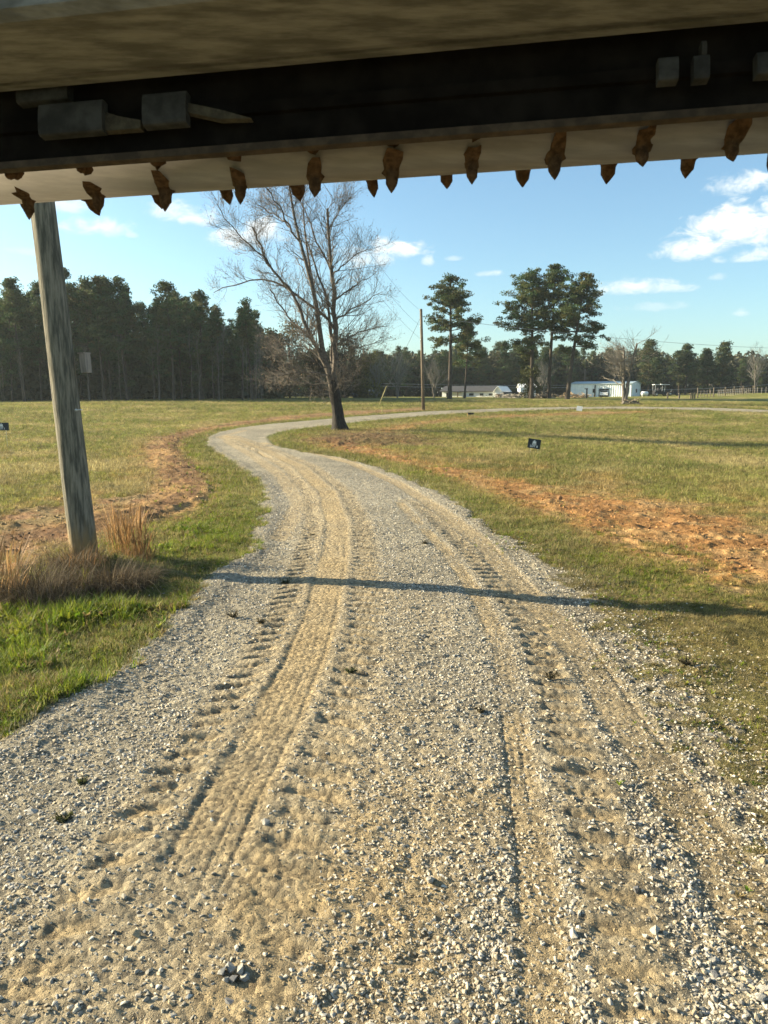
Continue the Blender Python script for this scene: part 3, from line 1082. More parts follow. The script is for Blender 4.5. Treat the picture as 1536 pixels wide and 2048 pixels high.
def pine_parts(H, cb, spread, seed, nbr=34, per=34, card=(.16, .34), col=(.045, .062, .026), rt=.20, bend=.25, clump=.55, low=0):
    r = np.random.default_rng(seed)
    ph = r.random() * 6.3
    zz = np.linspace(0, H, 12)
    tx = bend * np.sin(zz / H * 2.5 + ph) - bend * math.sin(ph)
    ty = bend * .7 * np.cos(zz / H * 2.1 + ph) - bend * .7 * math.cos(ph)
    path = np.stack([tx, ty, zz], 1)
    rad = rt * (1 - .82 * (zz / H) ** 1.1)
    rad[0] *= 1.25
    tv, tf = tubes(path[None], rad[None], 7)
    BP, BR, C, CS, CT = [], [], [], [], []
    hs = np.sort(cb * H + (H * .985 - cb * H) * r.random(nbr) ** .85)
    if low:
        hs = np.r_[hs, H * (.3 + .2 * r.random(low))]
    gap = r.random() * 6.3
    for k, h in enumerate(hs):
        u = max(0.0, (h - cb * H) / (H * (1 - cb)))
        az = gap + k * 2.4 + r.normal(0, .35)
        L = spread * ((1 - u) ** .62) * (.55 + .45 * min(1, u * 3.5)) * (.6 + .6 * r.random())
        if h < cb * H:
            L = spread * .4 * (.5 + .6 * r.random())
        L = max(L, .5)
        el = math.radians(-8 + 58 * u + r.normal(0, 9))
        p0 = np.array([np.interp(h, zz, tx), np.interp(h, zz, ty), h])
        d = np.array([math.cos(az) * math.cos(el), math.sin(az) * math.cos(el), math.sin(el)])
        tt = np.linspace(0, 1, 5)[:, None]
        bp = p0 + d * L * tt + np.array([0, 0, 1]) * (.16 * L * tt ** 2)
        BP.append(bp)
        BR.append(np.interp(h, zz, rad) * .36 * np.linspace(1, .35, 5))
        nc = max(2, int(L * 1.9))
        for q in range(nc):
            t = .38 + .62 * (q + r.random() * .8) / nc
            c = p0 + d * L * t + np.array([0, 0, .16 * L * t * t]) + r.normal(0, .14 * L * (.4 + t * .6), 3) * np.array([1, 1, .42])
            m = int(per * (.6 + .8 * r.random()))
            rr = clump * (.6 + .7 * r.random())
            g = r.normal(size=(m, 3))
            g /= np.linalg.norm(g, axis=1, keepdims=True)
            C.append(c + g * (rr * r.random((m, 1)) ** .45) * np.array([1, 1, .58]))
            CS.append(card[0] + (card[1] - card[0]) * r.random(m))
            CT.append(np.repeat((np.array(col) * (.70 + .75 * r.random()) * np.array([1 + .25 * r.normal(), 1, 1]).clip(.7, 1.5))[None], m, 0))
    C, CS, CT = np.concatenate(C), np.concatenate(CS), np.concatenate(CT)
    bv, bf = tubes(np.array(BP), np.array(BR), 4)
    V, Fq = leaf_cards(C, CS, .42, r)
    T = np.repeat(CT * (.8 + .4 * r.random((len(CT), 1))), 4, 0)
    trunk = fast_mesh('trunk', np.vstack([tv, bv]), [np.vstack([tf[0], bf[0] + len(tv)])], True, M_bark)
    crown = fast_mesh('crown', V, [Fq], False, M_leaf, T)
    return trunk, crown


def broad_parts(H, W, seed, n=4500, col=(.075, .065, .03), card=(.15, .32), base=.12, lobes=22, rt=.16):
    r = np.random.default_rng(seed)
    C, T = [], []
    BP, BR = [], []
    for k in range(lobes):
        u = r.random()
        z = H * (base + (.97 - base) * u)
        w = W * .5 * math.sin(PI * min(.97, max(.10, .18 + .80 * u))) ** .75
        a = r.random() * 6.3
        q = w * r.random() ** .5 * .78
        c = np.array([q * math.cos(a), q * math.sin(a), z])
        m = n // lobes
        g = r.normal(size=(m, 3))
        g /= np.linalg.norm(g, axis=1, keepdims=True)
        C.append(c + g * (W * .22 * (.7 + .6 * r.random())) * r.random((m, 1)) ** .4 * np.array([1, 1, .85]))
        T.append(np.repeat((np.array(col) * (.65 + .8 * r.random()))[None], m, 0))
        BP.append(np.linspace([0, 0, z * .45], c, 4) + r.normal(0, .05, (4, 3)))
        BR.append(np.linspace(.06, .015, 4))
    C, T = np.concatenate(C), np.concatenate(T)
    V, F = leaf_cards(C, card[0] + (card[1] - card[0]) * r.random(len(C)), .6, r)
    tv, tf = tubes(np.linspace([0, 0, 0], [0, 0, H * .8], 6)[None], np.linspace(rt, rt * .3, 6)[None], 6)
    bv, bf = tubes(np.array(BP), np.array(BR), 3)
    trunk = fast_mesh('trunk', np.vstack([tv, bv]), [np.vstack([tf[0], bf[0] + len(tv)])], True, M_bark)
    crown = fast_mesh('crown', V, [F], False, M_leaf, np.repeat(T * (.8 + .4 * r.random((len(T), 1))), 4, 0))
    return trunk, crown


def spawn(P, R, per, lo, hi, r, ang=(.5, 1.0), up=.25, n=4, t0=.2, rscale=.5, rmin=.004, curve=.25, noise=.06, side=None):
    """children branches of every parent path; P (M,m,3), R (M,m)"""
    M, m, _ = P.shape
    idx = np.repeat(np.arange(M), per)
    t = t0 + (1 - t0) * r.random(len(idx))
    f = t * (m - 1)
    i0 = np.clip(f.astype(int), 0, m - 2)
    w = (f - i0)[:, None]
    p0 = P[idx, i0] * (1 - w) + P[idx, i0 + 1] * w
    tan = P[idx, i0 + 1] - P[idx, i0]
    tan /= np.linalg.norm(tan, axis=1, keepdims=True) + 1e-9
    rp = R[idx, i0] * (1 - w[:, 0]) + R[idx, i0 + 1] * w[:, 0]
    q = r.normal(size=(len(idx), 3))
    if side is not None:
        q = q + np.asarray(side)
    q -= (q * tan).sum(1, keepdims=True) * tan
    q /= np.linalg.norm(q, axis=1, keepdims=True) + 1e-9
    a = (ang[0] + (ang[1] - ang[0]) * r.random(len(idx)))[:, None]
    d = tan * np.cos(a) + q * np.sin(a)
    d[:, 2] += up * (.3 + r.random(len(idx)))
    d /= np.linalg.norm(d, axis=1, keepdims=True)
    L = (lo + (hi - lo) * r.random(len(idx)))[:, None] * (1.15 - .5 * t)[:, None]
    s = np.linspace(0, 1, n)
    bend = r.normal(0, curve, (len(idx), 3))
    bend[:, 2] = np.abs(bend[:, 2]) * .7 + .10
    C = p0[:, None] + d[:, None] * (L[:, None] * s[None, :, None]) + bend[:, None] * (L[:, None] * (s ** 2)[None, :, None])
    jit = r.normal(0, noise, C.shape) * L[:, None]
    jit[:, 0] = 0
    C = C + jit
    r0 = np.maximum(rp * rscale, rmin)
    RR = r0[:, None] * np.linspace(1, .35, n)[None]
    return C, np.maximum(RR, rmin * .6)


def merge_tubes(sets):
    V, F, T, n = [], [], [], 0
    for P, R, k, col, r in sets:
        v, f = tubes(P, R, k)
        V.append(v)
        F.append(f[0] + n)
        n += len(v)
        m = P.shape[0]
        T.append(np.repeat(np.array(col)[None] * (.75 + .5 * r.random((m, 1))), P.shape[1] * k, 0))
    return np.vstack(V), np.vstack(F), np.vstack(T)


M_bark = simple('pine_bark', (.070, .055, .043), .9, .45, 3.0, bump=.03, stretch=(3, 3, .8))


def copy_tree(root, loc, rz, scale=None, label=None):
    c = root.copy()
    COL.objects.link(c)
    c.location = [float(a) for a in loc]
    c.rotation_euler = (0, 0, rz)
    if scale:
        c.scale = scale
    if label:
        c['label'] = label
    for ch in list(root.children):
        k = ch.copy()
        COL.objects.link(k)
        k.parent = c
    return c


def tree_thing(name, parts, loc, label, group=None, rz=0.0, cat='tree', scale=None):
    t = thing(name, loc, label, cat, group, rz)
    for m in parts:
        k = obj(m.name.split('.')[0], m, t)
        if k.name.startswith('branches'):
            k['kind'] = 'stuff'
    if scale:
        t.scale = scale
    return t


def gz(x, y):
    return float(terrain(x, y))


def px_ground(u, Y):
    """ground point at forward distance Y in photo column u"""
    z = 0
    for _ in range(6):
        b = (z - CAM[2])
        zc = Y * CP - b * SP
        x = (u - CX) / F_PX * zc
        z = gz(x, Y)
    return np.array([x, Y, z])


def top_height(u, v, Y, base):
    return at(u, v, Y)[2] - base[2]


road_weeds()


# ---- the big bare tree by the bend
def build_hero_tree():
    r = np.random.default_rng(12)
    base = ground_at(680, 860)
    Y0 = float(base[1])

    def L(px, dy0, dy1, r0, r1, n=12):
        P = np.array([at(u, v, Y0) for u, v in px])
        P[:, 1] += np.linspace(dy0, dy1, len(P))
        Q = resample(P, n)
        Q[1:-1] += r.normal(0, .035, Q[1:-1].shape)
        return Q - base, np.linspace(r0, r1, n)
    trunk_px = [(680, 866), (679, 858), (677, 840), (675, 818), (671, 798), (668, 780), (664, 760)]
    tp = np.array([at(u, v, Y0) for u, v in trunk_px]) - base
    trd = np.array([.46, .36, .28, .265, .28, .25, .17])
    tr_s = resample(tp, 14)
    rr = np.interp(np.linspace(0, 1, 14), np.linspace(0, 1, 7), trd)
    limbs = [
        L([(669, 785), (668, 727), (671, 690), (671, 646), (664, 560), (658, 475), (654, 414)], 0, .3, .25, .085),
        L([(664, 778), (652, 727), (646, 690), (635, 632), (623, 566), (606, 497), (592, 446), (580, 389), (576, 350), (570, 300)], 0, -.9, .24, .03),
        L([(655, 742), (638, 698), (621, 669), (606, 635), (595, 604), (586, 586)], -.1, -.6, .17, .10),
        L([(586, 586), (570, 568), (558, 555), (535, 523), (520, 480), (514, 465)], -.6, -1.2, .10, .05),
        L([(560, 558), (530, 518), (495, 489), (475, 466), (459, 443), (449, 425)], -.9, -1.6, .06, .02),
        L([(670, 660), (655, 635), (623, 609), (586, 583), (560, 562), (540, 555), (509, 549), (466, 558), (437, 572), (412, 576)], .1, 1.6, .12, .02),
        L([(665, 735), (662, 687), (656, 632), (648, 572), (638, 552), (626, 526), (615, 492), (609, 472)], .2, 1.3, .13, .05),
        L([(666, 560), (658, 526), (638, 497), (623, 460), (612, 423), (600, 398), (590, 370)], .3, 1.5, .09, .02),
        L([(604, 490), (592, 475), (578, 449), (560, 417), (540, 391), (522, 371)], -.5, -1.4, .07, .025),
        L([(585, 462), (566, 443), (540, 425), (515, 406)], -.7, .4, .05, .03),
        L([(632, 690), (600, 660), (578, 638), (552, 601), (534, 574)], .2, .9, .08, .045),
        L([(640, 665), (632, 629), (626, 578), (614, 520), (605, 455), (598, 420), (600, 360)], .3, 1.6, .13, .03),
        L([(656, 470), (668, 430), (682, 402), (700, 385)], .3, .9, .045, .012),
        L([(671, 640), (700, 622), (735, 606), (765, 590)], .1, -1.2, .045, .010),
        L([(668, 600), (692, 580), (720, 558), (750, 540)], .1, 1.0, .045, .010),
        L([(664, 550), (690, 528), (715, 510), (735, 505)], .2, -.8, .04, .010),
        L([(672, 690), (705, 668), (740, 655), (778, 648)], .1, .9, .045, .010),
        L([(670, 720), (700, 702), (735, 690), (768, 685)], .1, -.7, .04, .010),
        L([(655, 735), (620, 722), (585, 714), (550, 710)], -.2, -1.6, .045, .010),
        L([(655, 750), (615, 745), (575, 748), (538, 762)], -.2, -1.0, .04, .010),
        L([(660, 765), (625, 770), (595, 765), (560, 772)], .1, 1.0, .035, .010),
        L([(648, 720), (610, 692), (575, 686), (540, 692)], .2, 1.5, .045, .010),
        L([(672, 770), (690, 745), (715, 730), (745, 722)], 0, -1.0, .035, .010),
    ]
    P = np.array([p for p, _ in limbs])
    R = np.array([q for _, q in limbs])
    R[:12] = R[:12] * .60 + .004
    nb = 12                                     # the first twelve are the thick ones
    side_r = (.7, 0, 0)
    b1, r1 = spawn(P[:nb], R[:nb], 20, .6, 1.9, r, (.5, 1.1), .10, 6, .22, .34, .008, .14, .025)
    b1b, r1b = spawn(P[:1], R[:1], 18, 1.2, 2.7, r, (.6, 1.1), .10, 6, .12, .14, .010, .15, .015, side=(1.8, 0, 0))
    b1c, r1c = spawn(P[nb:], R[nb:], 13, .6, 1.5, r, (.35, .8), .12, 6, .12, .5, .007, .2, .02)
    b1d, r1d = spawn((tp[2:] + 0)[None], trd[None, 2:] * .3, 16, .8, 2.6, r, (.8, 1.4), .0, 6, .40, .11, .010, .2, .03)
    B1, R1 = np.vstack([b1, b1b, b1c, b1d]), np.vstack([r1, r1b, r1c, r1d])
    B2, R2 = spawn(B1, R1, 8, .3, 1.0, r, (.5, 1.05), .08, 4, .15, .6, .0055, .10, .03)
    B3, R3 = spawn(B2, R2, 4, .15, .46, r, (.5, 1.1), .10, 3, .15, .7, .0034, .10, .04)
    t = thing('bare_tree', base, 'big multi stemmed leafless tree with a black trunk at the bend of the gravel road', 'tree')
    V, F = tubes(tr_s[None], rr[None], 14)
    a = np.arctan2(V[:, 1] - tp[0][1], V[:, 0] - tp[0][0])
    k = np.repeat(np.arange(14), 14)
    flare = 1 + .18 * np.sin(a * 5) * np.exp(-k / 2.0) + .05 * np.sin(a * 7 + k)
    V[:, :2] = tr_s[k][:, :2] + (V[:, :2] - tr_s[k][:, :2]) * flare[:, None]
    m1 = MB()
    m1.add(V, F)
    m1.build('trunk', M_hero, t, True)
    v, f = tubes(P, R, 8)
    obj('limbs', fast_mesh('limbs', v, f, True, M_hero2), t)
    V, F, T = merge_tubes([(B1, R1, 4, (.13, .105, .085), r), (B2, R2, 3, (.18, .15, .12), r), (B3, R3, 3, (.24, .20, .155), r)])
    # swelling buds at the twig tips
    tips = np.vstack([B3[:, -1], B2[:, -1]])
    tips = tips[r.random(len(tips)) < .55]
    bv, bf = leaf_cards(tips + r.normal(0, .015, tips.shape), .03 + .035 * r.random(len(tips)), .6, r)
    bt = np.repeat(np.array([.24, .14, .085])[None] * (.7 + .6 * r.random((len(tips), 1))), 4, 0)
    tag(obj('twigs', fast_mesh('twigs', np.vstack([V, bv]), [np.vstack([F, bf + len(V)])], False, M_twig, np.vstack([T, bt])), t), kind='stuff')


M_hero = simple('dark_bark', (.035, .028, .023), .85, .5, 5, bump=.04, stretch=(4, 4, .8))  # trunk bark, darker than the limbs
M_hero2 = simple('grey_brown_bark', (.125, .104, .086), .85, .45, 4, bump=.02, stretch=(2, 2, 2))
build_hero_tree()


# ---- smaller bare tree with two stems, right
def bare_parts(H, W, seed, stems, n1=14, col=(.17, .15, .125), r0=.16, up=.15, side=None, dens=(5, 4), ang=(.5, 1.1)):
    r = np.random.default_rng(seed)
    P, R = [], []
    for (dx, dy, h, lean) in stems:
        z = np.linspace(0, h, 10)
        P.append(np.stack([dx * (z / h) ** .8 + lean * (z / h) ** 2 + .04 * r.normal(size=10), dy * z / h + .04 * r.normal(size=10), z], 1))
        R.append(np.linspace(r0, r0 * .4, 10))
    P, R = np.array(P), np.array(R)
    b1, q1 = spawn(P, R, n1, W * .30, W * .62, r, ang, up, 6, .3, .35, .012, .2, .03, side)
    b2, q2 = spawn(b1, q1, dens[0], W * .10, W * .30, r, (.35, .8), up, 4, .15, .6, .010, .2, .04)
    b3, q3 = spawn(b2, q2, dens[1], W * .05, W * .14, r, (.3, .8), up, 3, .15, .7, .008, .2, .05)
    tv, tf = tubes(P, R, 7)
    V, F, T = merge_tubes([(b1, q1, 4, col, r), (b2, q2, 3, tuple(c * 1.1 for c in col), r), (b3, q3, 3, tuple(c * 1.25 for c in col), r)])
    return (fast_mesh('trunk', tv, tf, True, M_greybark), fast_mesh('branches', V, [F], False, M_twig, T))


M_greybark = simple('grey_bark', (.15, .13, .11), .9, .4, 4, bump=.02, stretch=(3, 3, .8))
b = ground_at(1248, 809)
tree_thing('bare_tree', bare_parts(5.7, 5.2, 31, [(-.28, .1, 5.4, .0), (.65, -.1, 5.7, .2)], 22, (.19, .165, .13), .20, .0, (-1.0, 0, -.1), (5, 4), (1.0, 1.5)), b,
           'leafless tree with two leaning stems in front of the pale blue barn')

# ---- four tall pines and a short one
for (ub, vb, Yd, vt, cb, sp, seed, lab, nb) in (
        (899, 796, 92, 555, .46, 3.3, 201, 'lone tall pine behind the far utility pole, left of the white house roof', 44),
        (1063, 797, 93, 545, .44, 3.8, 202, 'leftmost and widest of the three tall pines left of the barn', 52),
        (1097, 797, 95, 535, .50, 2.9, 203, 'middle and tallest of the three tall pines left of the barn', 42),
        (1134, 800, 90, 548, .42, 3.5, 204, 'leaning tall pine at the left corner of the barn, rightmost of three', 46),
        (929, 796, 97, 660, .50, 2.0, 205, 'short dark pine standing over the white house roof', 30)):
    p = px_ground(ub, Yd)
    H = top_height(ub, vt, Yd, p)
    parts = pine_parts(H, cb, sp * 1.38, seed, int(nb * 1.35), 76, (.15, .34), (.062, .080, .026), .28 if nb > 35 else .16, .18, .58, 3 if seed in (202, 204) else 0)
    t = tree_thing('pine_tree', parts, p, lab)
    if seed == 204:
        t.rotation_euler = (0, math.radians(7.0), 0)
    if seed == 201:
        t.rotation_euler = (0, math.radians(-1.2), 0)
# evergreen bush round the foot of the left pine
p = px_ground(1058, 94)
tree_thing('cedar_bush', broad_parts(7.6, 3.6, 60, 4200, (.060, .066, .020), (.14, .30), .05, 26), p, 'dark evergreen cedar round the foot of the widest tall pine', cat='shrub')

# ---- the woods: pines one by one
wood_variants = []
for k in range(6):
    wood_variants.append(pine_parts(14.5 + k * .4, .14 + .09 * (k % 3), 3.0 + .3 * (k % 4), 400 + k, 58, 42, (.20, .46), (.056, .078, .030), .17, .3, .74))


def wood_pine(k, loc, H, label, group, wid=1.0):
    s = H / (14.5 + (k % 6) * .4)
    key = (k % 6)
    t = thing('pine_tree', loc, label, 'tree', group, random.random() * 6.3)
    for m in wood_variants[key]:
        obj(m.name.split('.')[0], m, t)
    t.scale = (s * wid, s * wid, s)
    return t


tops_u = [-120, -60, 0, 45, 90, 150, 210, 260, 300, 350, 400, 440, 475, 500, 520, 545, 570, 700, 760]
tops_v = [590, 600, 583, 560, 575, 545, 558, 575, 600, 568, 592, 622, 610, 606, 606, 665, 680, 690, 704]
k = 0
for row, (Y0, n, sink) in enumerate(((88, 15, 0), (93, 16, 8), (99, 17, 16), (106, 18, 28))):
    for i in range(n):
        u = -150 + (i + .5 * (row % 2)) * (690 / n) + random.uniform(-12, 12)
        Yd = Y0 + random.uniform(-2, 2)
        p = px_ground(u, Yd)
        v = np.interp(u, tops_u, tops_v) + sink * random.uniform(.3, 1.2) + random.uniform(-8, 22)
        wood_pine(k, p, max(7, top_height(u, v, Yd, p)), 'tall dark pine in the dense wood along the left edge of the field', 'pines of the left wood', random.uniform(.85, 1.15))
        k += 1
# the pines that stand out on the skyline of the left wood
for (u, v, lab) in ((50, 556, 'round topped pine at the left edge of the picture behind the near pole'), (152, 541, 'tallest pine just right of the near leaning pole'),
                    (210, 556, 'broad pine second to the right of the near leaning pole'), (255, 558, 'flat topped pine third to the right of the near pole'),
                    (348, 565, 'airy pine rising from the wood midway between near pole and bare tree'), (400, 588, 'pine with open crown on the sinking right part of the skyline'),
                    (505, 603, 'narrow lone pine at the right end of the left wood')):
    Yd = 86 + random.uniform(-1, 1)
    p = px_ground(u, Yd)
    H = top_height(u, v, Yd, p)
    tree_thing('pine_tree', pine_parts(H, .40, 3.2 if u < 450 else 2.0, int(u) + 900, 52, 46, (.17, .38), (.060, .080, .030), .17, .3, .58), p, lab, 'pines of the left wood')

# slender pale stems along the edge of the wood
sap = []
for q in range(4):
    sap.append(bare_parts(7.5, 2.0, 700 + q, [(.2, 0, 7.5, .2 * (q - 1.5))], 12, (.125, .115, .10), .038, .35, None, (3, 2)))
for i in range(30):
    u = random.choice([random.uniform(230, 545), random.uniform(-40, 545)])
    p = px_ground(u, 84.5 + random.uniform(-1.0, 1.5))
    t = tree_thing('slender_tree', sap[i % 4], p, 'thin pale leafless stem at the edge of the left wood', 'slender stems along the left wood', random.random() * 6)
    s = random.uniform(.6, 1.15)
    t.scale = (s, s, s)

# trees behind the bare tree and in the middle distance
for (u, Yd, v, w, seed, col, lab) in (
        (580, 96, 640, 6.2, 61, (.095, .086, .038), 'rounded brownish olive tree behind the bare tree on its left'),
        (690, 99, 668, 6.0, 62, (.048, .046, .026), 'dark brownish tree straight behind the trunk of the bare tree'),
        (640, 102, 700, 7.0, 63, (.062, .052, .024), 'low olive tree between the two rounder trees behind the bare tree'),
        (735, 100, 712, 5.2, 64, (.130, .122, .036), 'yellow green bushy tree right of the bare tree'),
        (545, 95, 660, 3.8, 65, (.050, .058, .024), 'small dark tree at the right end of the left wood')):
    p = px_ground(u, Yd)
    H = top_height(u, v, Yd, p)
    tree_thing('leafy_tree', broad_parts(H, w, seed, 5600, col, (.15, .34), .06, 30), p, lab)
for (u, Yd, v, w, seed, lab) in ((795, 98, 712, 5.0, 71, 'grey leafless tree left of the far utility pole'), (752, 99, 722, 4.0, 72, 'small grey leafless tree beside the yellow green tree'),
                                 (868, 104, 730, 4.5, 73, 'low grey leafless tree just right of the far utility pole'), (1235, 150, 690, 6.5, 74, 'tall grey leafless tree rising behind the barn roof'),
                                 (1510, 128, 700, 6.0, 75, 'grey leafless tree at the right edge of the far wood'), (1420, 150, 735, 6.0, 76, 'pale leafless tree in front of the right wood'),
                                 (1085, 118, 735, 5.0, 77, 'thin leafless tree between the stems of the tall pines')):
    p = px_ground(u, Yd)
    H = top_height(u, v, Yd, p)
    tree_thing('bare_tree', bare_parts(H * .8, w, seed, [(-.4, 0, H * .8, -.3), (.4, .1, H * .7, .4), (0, .2, H * .78, .1)], 12, (.19, .175, .15), .10, .35, None, (5, 4)), p, lab)

# far wood, middle and right
far_prof_u = [560, 640, 700, 760, 800, 850, 900, 960, 1000, 1060, 1120, 1200, 1260, 1300, 1330, 1365, 1400, 1440, 1480, 1536, 1700]
far_prof_v = [720, 700, 700, 705, 700, 705, 700, 685, 690, 690, 695, 695, 700, 690, 705, 700, 710, 695, 715, 716, 700]
for row, (Y0, n, sink, u0, u1) in enumerate(((142, 26, 6, 600, 1130), (150, 28, 14, 560, 1700), (170, 34, 6, 1110, 1720), (165, 22, 4, 560, 1150))):
    for i in range(n):
        u = u0 + (i + .5) * (u1 - u0) / n + random.uniform(-10, 10)
        if row == 1 and 1120 < u < 1300:
            Yd = 172
        else:
            Yd = Y0 + random.uniform(-3, 3)
        p = px_ground(u, Yd)
        v = np.interp(u, far_prof_u, far_prof_v) + random.uniform(-8, 14) + sink * random.random()
        wood_pine(i + row, p, max(5, top_height(u, v, Yd, p)), 'pine in the far wood beyond the houses', 'pines of the far wood', random.uniform(.95, 1.5))
for (u, v, w, lab) in ((1297, 683, 5.2, 'tall round pine right of the barn in the far wood'), (1370, 692, 4.2, 'narrow dark pine above the field fence'),
                       (1440, 684, 3.8, 'tallest dark pine near the right end of the far wood'), (1412, 702, 3.6, 'rounded pine next to the tallest one on the right')):
    Yd = 140
    p = px_ground(u, Yd)
    H = top_height(u, v, Yd, p)
    tree_thing('pine_tree', pine_parts(H, .2, w * .68, int(u), 46, 60, (.2, .44), (.056, .068, .028), .2, .2, .85), p, lab)


# dark undergrowth that closes the woods near the ground (nobody could count it)
def undergrowth(name, segs, seed, label, n, h, col):
    r = np.random.default_rng(seed)
    C = []
    for (ua, ub, Ya, Yb, m) in segs:
        u = ua + (ub - ua) * r.random(m)
        Yd = Ya + (Yb - Ya) * r.random(m)
        x = (u - CX) / F_PX * Yd
        hh = h * (.55 + .75 * fbm(x, Yd, .25, 3, seed)) * r.random(m)
        C.append(np.stack([x, Yd, terrain(x, Yd) + hh], 1))
    C = np.concatenate(C)
    V, F = leaf_cards(C, .40 + .65 * r.random(len(C)), .62, r)
    t = np.repeat(np.array(col)[None] * (.55 + .9 * fbm(C[:, 0], C[:, 2] * 2, .5, 3, seed))[:, None] * (.7 + .6 * r.random((len(C), 1))), 4, 0)
    o = obj(name, fast_mesh(name, V, [F], False, M_leaf, t))
    tag(o, label, 'undergrowth', kind='stuff')


undergrowth('wood_undergrowth', [(-260, 570, 92, 108, 52000)], 5, 'dark undergrowth filling the left wood', 0, 8.5, (.062, .074, .042))
undergrowth('wood_undergrowth', [(520, 1130, 146, 158, 34000), (1100, 1800, 166, 177, 40000)], 6, 'dark undergrowth filling the far wood', 0, 8.5, (.066, .066, .038))


# ------------------------------------------------------------------ near pole
M_pole = simple('weathered_pole', (.185, .165, .125), .9, .5, 9, bump=.012, stretch=(3.5, 3.5, .35), col2=(.075, .072, .055))
M_grey_wood = simple('grey_board', (.27, .235, .20), .9, .3, 8, bump=.004, stretch=(4, 4, .5))
M_galv = simple('galvanised', (.55, .56, .55), .45, .2, 20, metal=.6)


def tan_foot(m):
    N = NT(m.node_tree)
    b = next(n for n in m.node_tree.nodes if n.type == 'BSDF_PRINCIPLED')
    src = b.inputs['Base Color'].links[0].from_socket
    tc = N.n('ShaderNodeTexCoord').outputs['Object']
    sp = N.n('ShaderNodeSeparateXYZ')
    N.put(sp.inputs[0], tc)
    zz = N.math('ADD', sp.outputs[2], N.math('MULTIPLY', N.noise(N.mapping(tc, (6, 6, 1)), 3.0, 3), .5))
    N.put(b.inputs['Base Color'], N.mix(N.ramp(zz, .62, .95), (.24, .165, .075), src))


tan_foot(M_pole)


def build_near_pole():
    Yp = 7.75
    b0, t0 = at(167, 1090, Yp), at(83, 395, Yp)
    ax = (t0 - b0) / np.linalg.norm(t0 - b0)
    foot = b0 - ax * (b0[2] + .1) / ax[2]
    top = b0 + ax * (9.2 - b0[2]) / ax[2]
    n, k = 90, 28
    t = np.linspace(0, 1, n)
    P = foot + (top - foot) * t[:, None]
    hgt = P[:, 2]
    R = np.interp(hgt, [0, .3, 3.7, 9.2], [.150, .144, .122, .095])
    V, F = tubes(P[None] - foot, R[None], k)
    A = np.tile(np.arange(k) / k * 2 * PI, n)
    Z = np.repeat(hgt, k)
    off = (fbm(np.cos(A) * 1.3 + 5 + Z * .06, np.sin(A) * 1.3 + Z * .10, 4, 3, 50) - .5) * .022
    # long checks (drying cracks)
    for c_a, z0, z1 in ((3.7, .4, 3.2), (4.4, 1.2, 2.4), (5.0, 2.0, 4.5), (2.9, .2, 1.4), (3.3, 2.6, 5.0)):
        da = np.abs((A - c_a - .06 * np.sin(Z * 3) + PI) % (2 * PI) - PI)
        off -= .013 * np.exp(-(da / .10) ** 2) * ((Z > z0) & (Z < z1))
    c = np.repeat(P - foot, k, 0)
    d = V - c
    V = c + d * (1 + off / np.repeat(R, k))[:, None]
    th = thing('utility_pole', foot, 'weathered grey wooden utility pole leaning beside the road at the left', 'pole')
    m = MB()
    m.add(V, F)
    m.F.setdefault(k, []).append(np.array([np.arange(k) + (n - 1) * k]))
    m.build('shaft', M_pole, th, True)
    # board box fixed to the far right side
    q = at(163, 726, Yp) - foot
    m = MB()
    w, h, dpt = .034, .098, .10
    m.box(-w, w, .02, .02 + dpt, -h, h)
    m.box(-w - .008, w + .004, .008, .03 + dpt, h, h + .012)
    bx = m.build('board_box', M_grey_wood, th)
    bx.location = q
    bx.rotation_euler = (0, math.radians(-3), math.radians(-12))
    m = MB()
    m.tube([(-.03, 0, 0), (-.012, -.01, .0)], .012, 8)
    m.tube([(-.012, -.008, 0), (.04, 0, .004)], .006, 6)
    s = m.build('eye_bolt', M_galv, th, True)
    s.location = at(157, 820, Yp - .14) - foot
    m = MB()
    for z in (7.6, 8.3, 8.9):
        m.tube([(0, -.10, z), (0, -.22, z), (0, -.24, z + .06)], .03, 8)
    m.build('insulator', M_galv, th, True)
    return foot, ax


pole_foot, pole_ax = build_near_pole()


# ------------------------------------------------------------------ tall dry grass round the pole
def dry_clump(name, loc, n, h, rad, lean, width, cols, seed, label, arch=.5, sway=(0, 0), seedheads=True):
    r = np.random.default_rng(seed)
    V, F, T, q = [], [], [], 0
    S = 5
    for b in range(n):
        a = r.random() * 2 * PI
        d = np.array([math.cos(a), math.sin(a), 0])
        rr = rad * r.random() ** .6
        bx = np.array([math.cos(a) * rr * 1.0, math.sin(a) * rr * .8, 0])
        a2 = a + r.normal(0, .8)
        d = np.array([math.cos(a2), math.sin(a2), 0])
        L = h * (.35 + .75 * r.random() ** 1.2)
        ln = lean * (.2 + r.random())
        side = np.array([-d[1], d[0], 0])
        c0 = np.array(cols[r.integers(0, len(cols))]) * (.65 + .6 * r.random())
        w = width * (.6 + .8 * r.random())
        for k in range(S + 1):
            t = k / S
            c = bx + d * L * ln * t ** 1.6 + np.array([sway[0] * L * t * t, sway[1] * L * t * t, L * (t - arch * ln * t * t)])
            ww = w * (1 - .85 * t) * .5
            if seedheads and t > .55 and k < S:
                ww = w * .95
            V += [c - side * ww, c + side * ww]
            T += [c0, c0]
        for k in range(S):
            F.append([q + 2 * k, q + 2 * k + 1, q + 2 * k + 3, q + 2 * k + 2])
        q += 2 * (S + 1)
    o = obj(name, fast_mesh(name, np.array(V), [np.array(F)], False, M_dry, np.array(T)))
    o.location = [float(c) for c in loc]
    return tag(o, label, 'grass', 'dry grass clumps round the near pole')


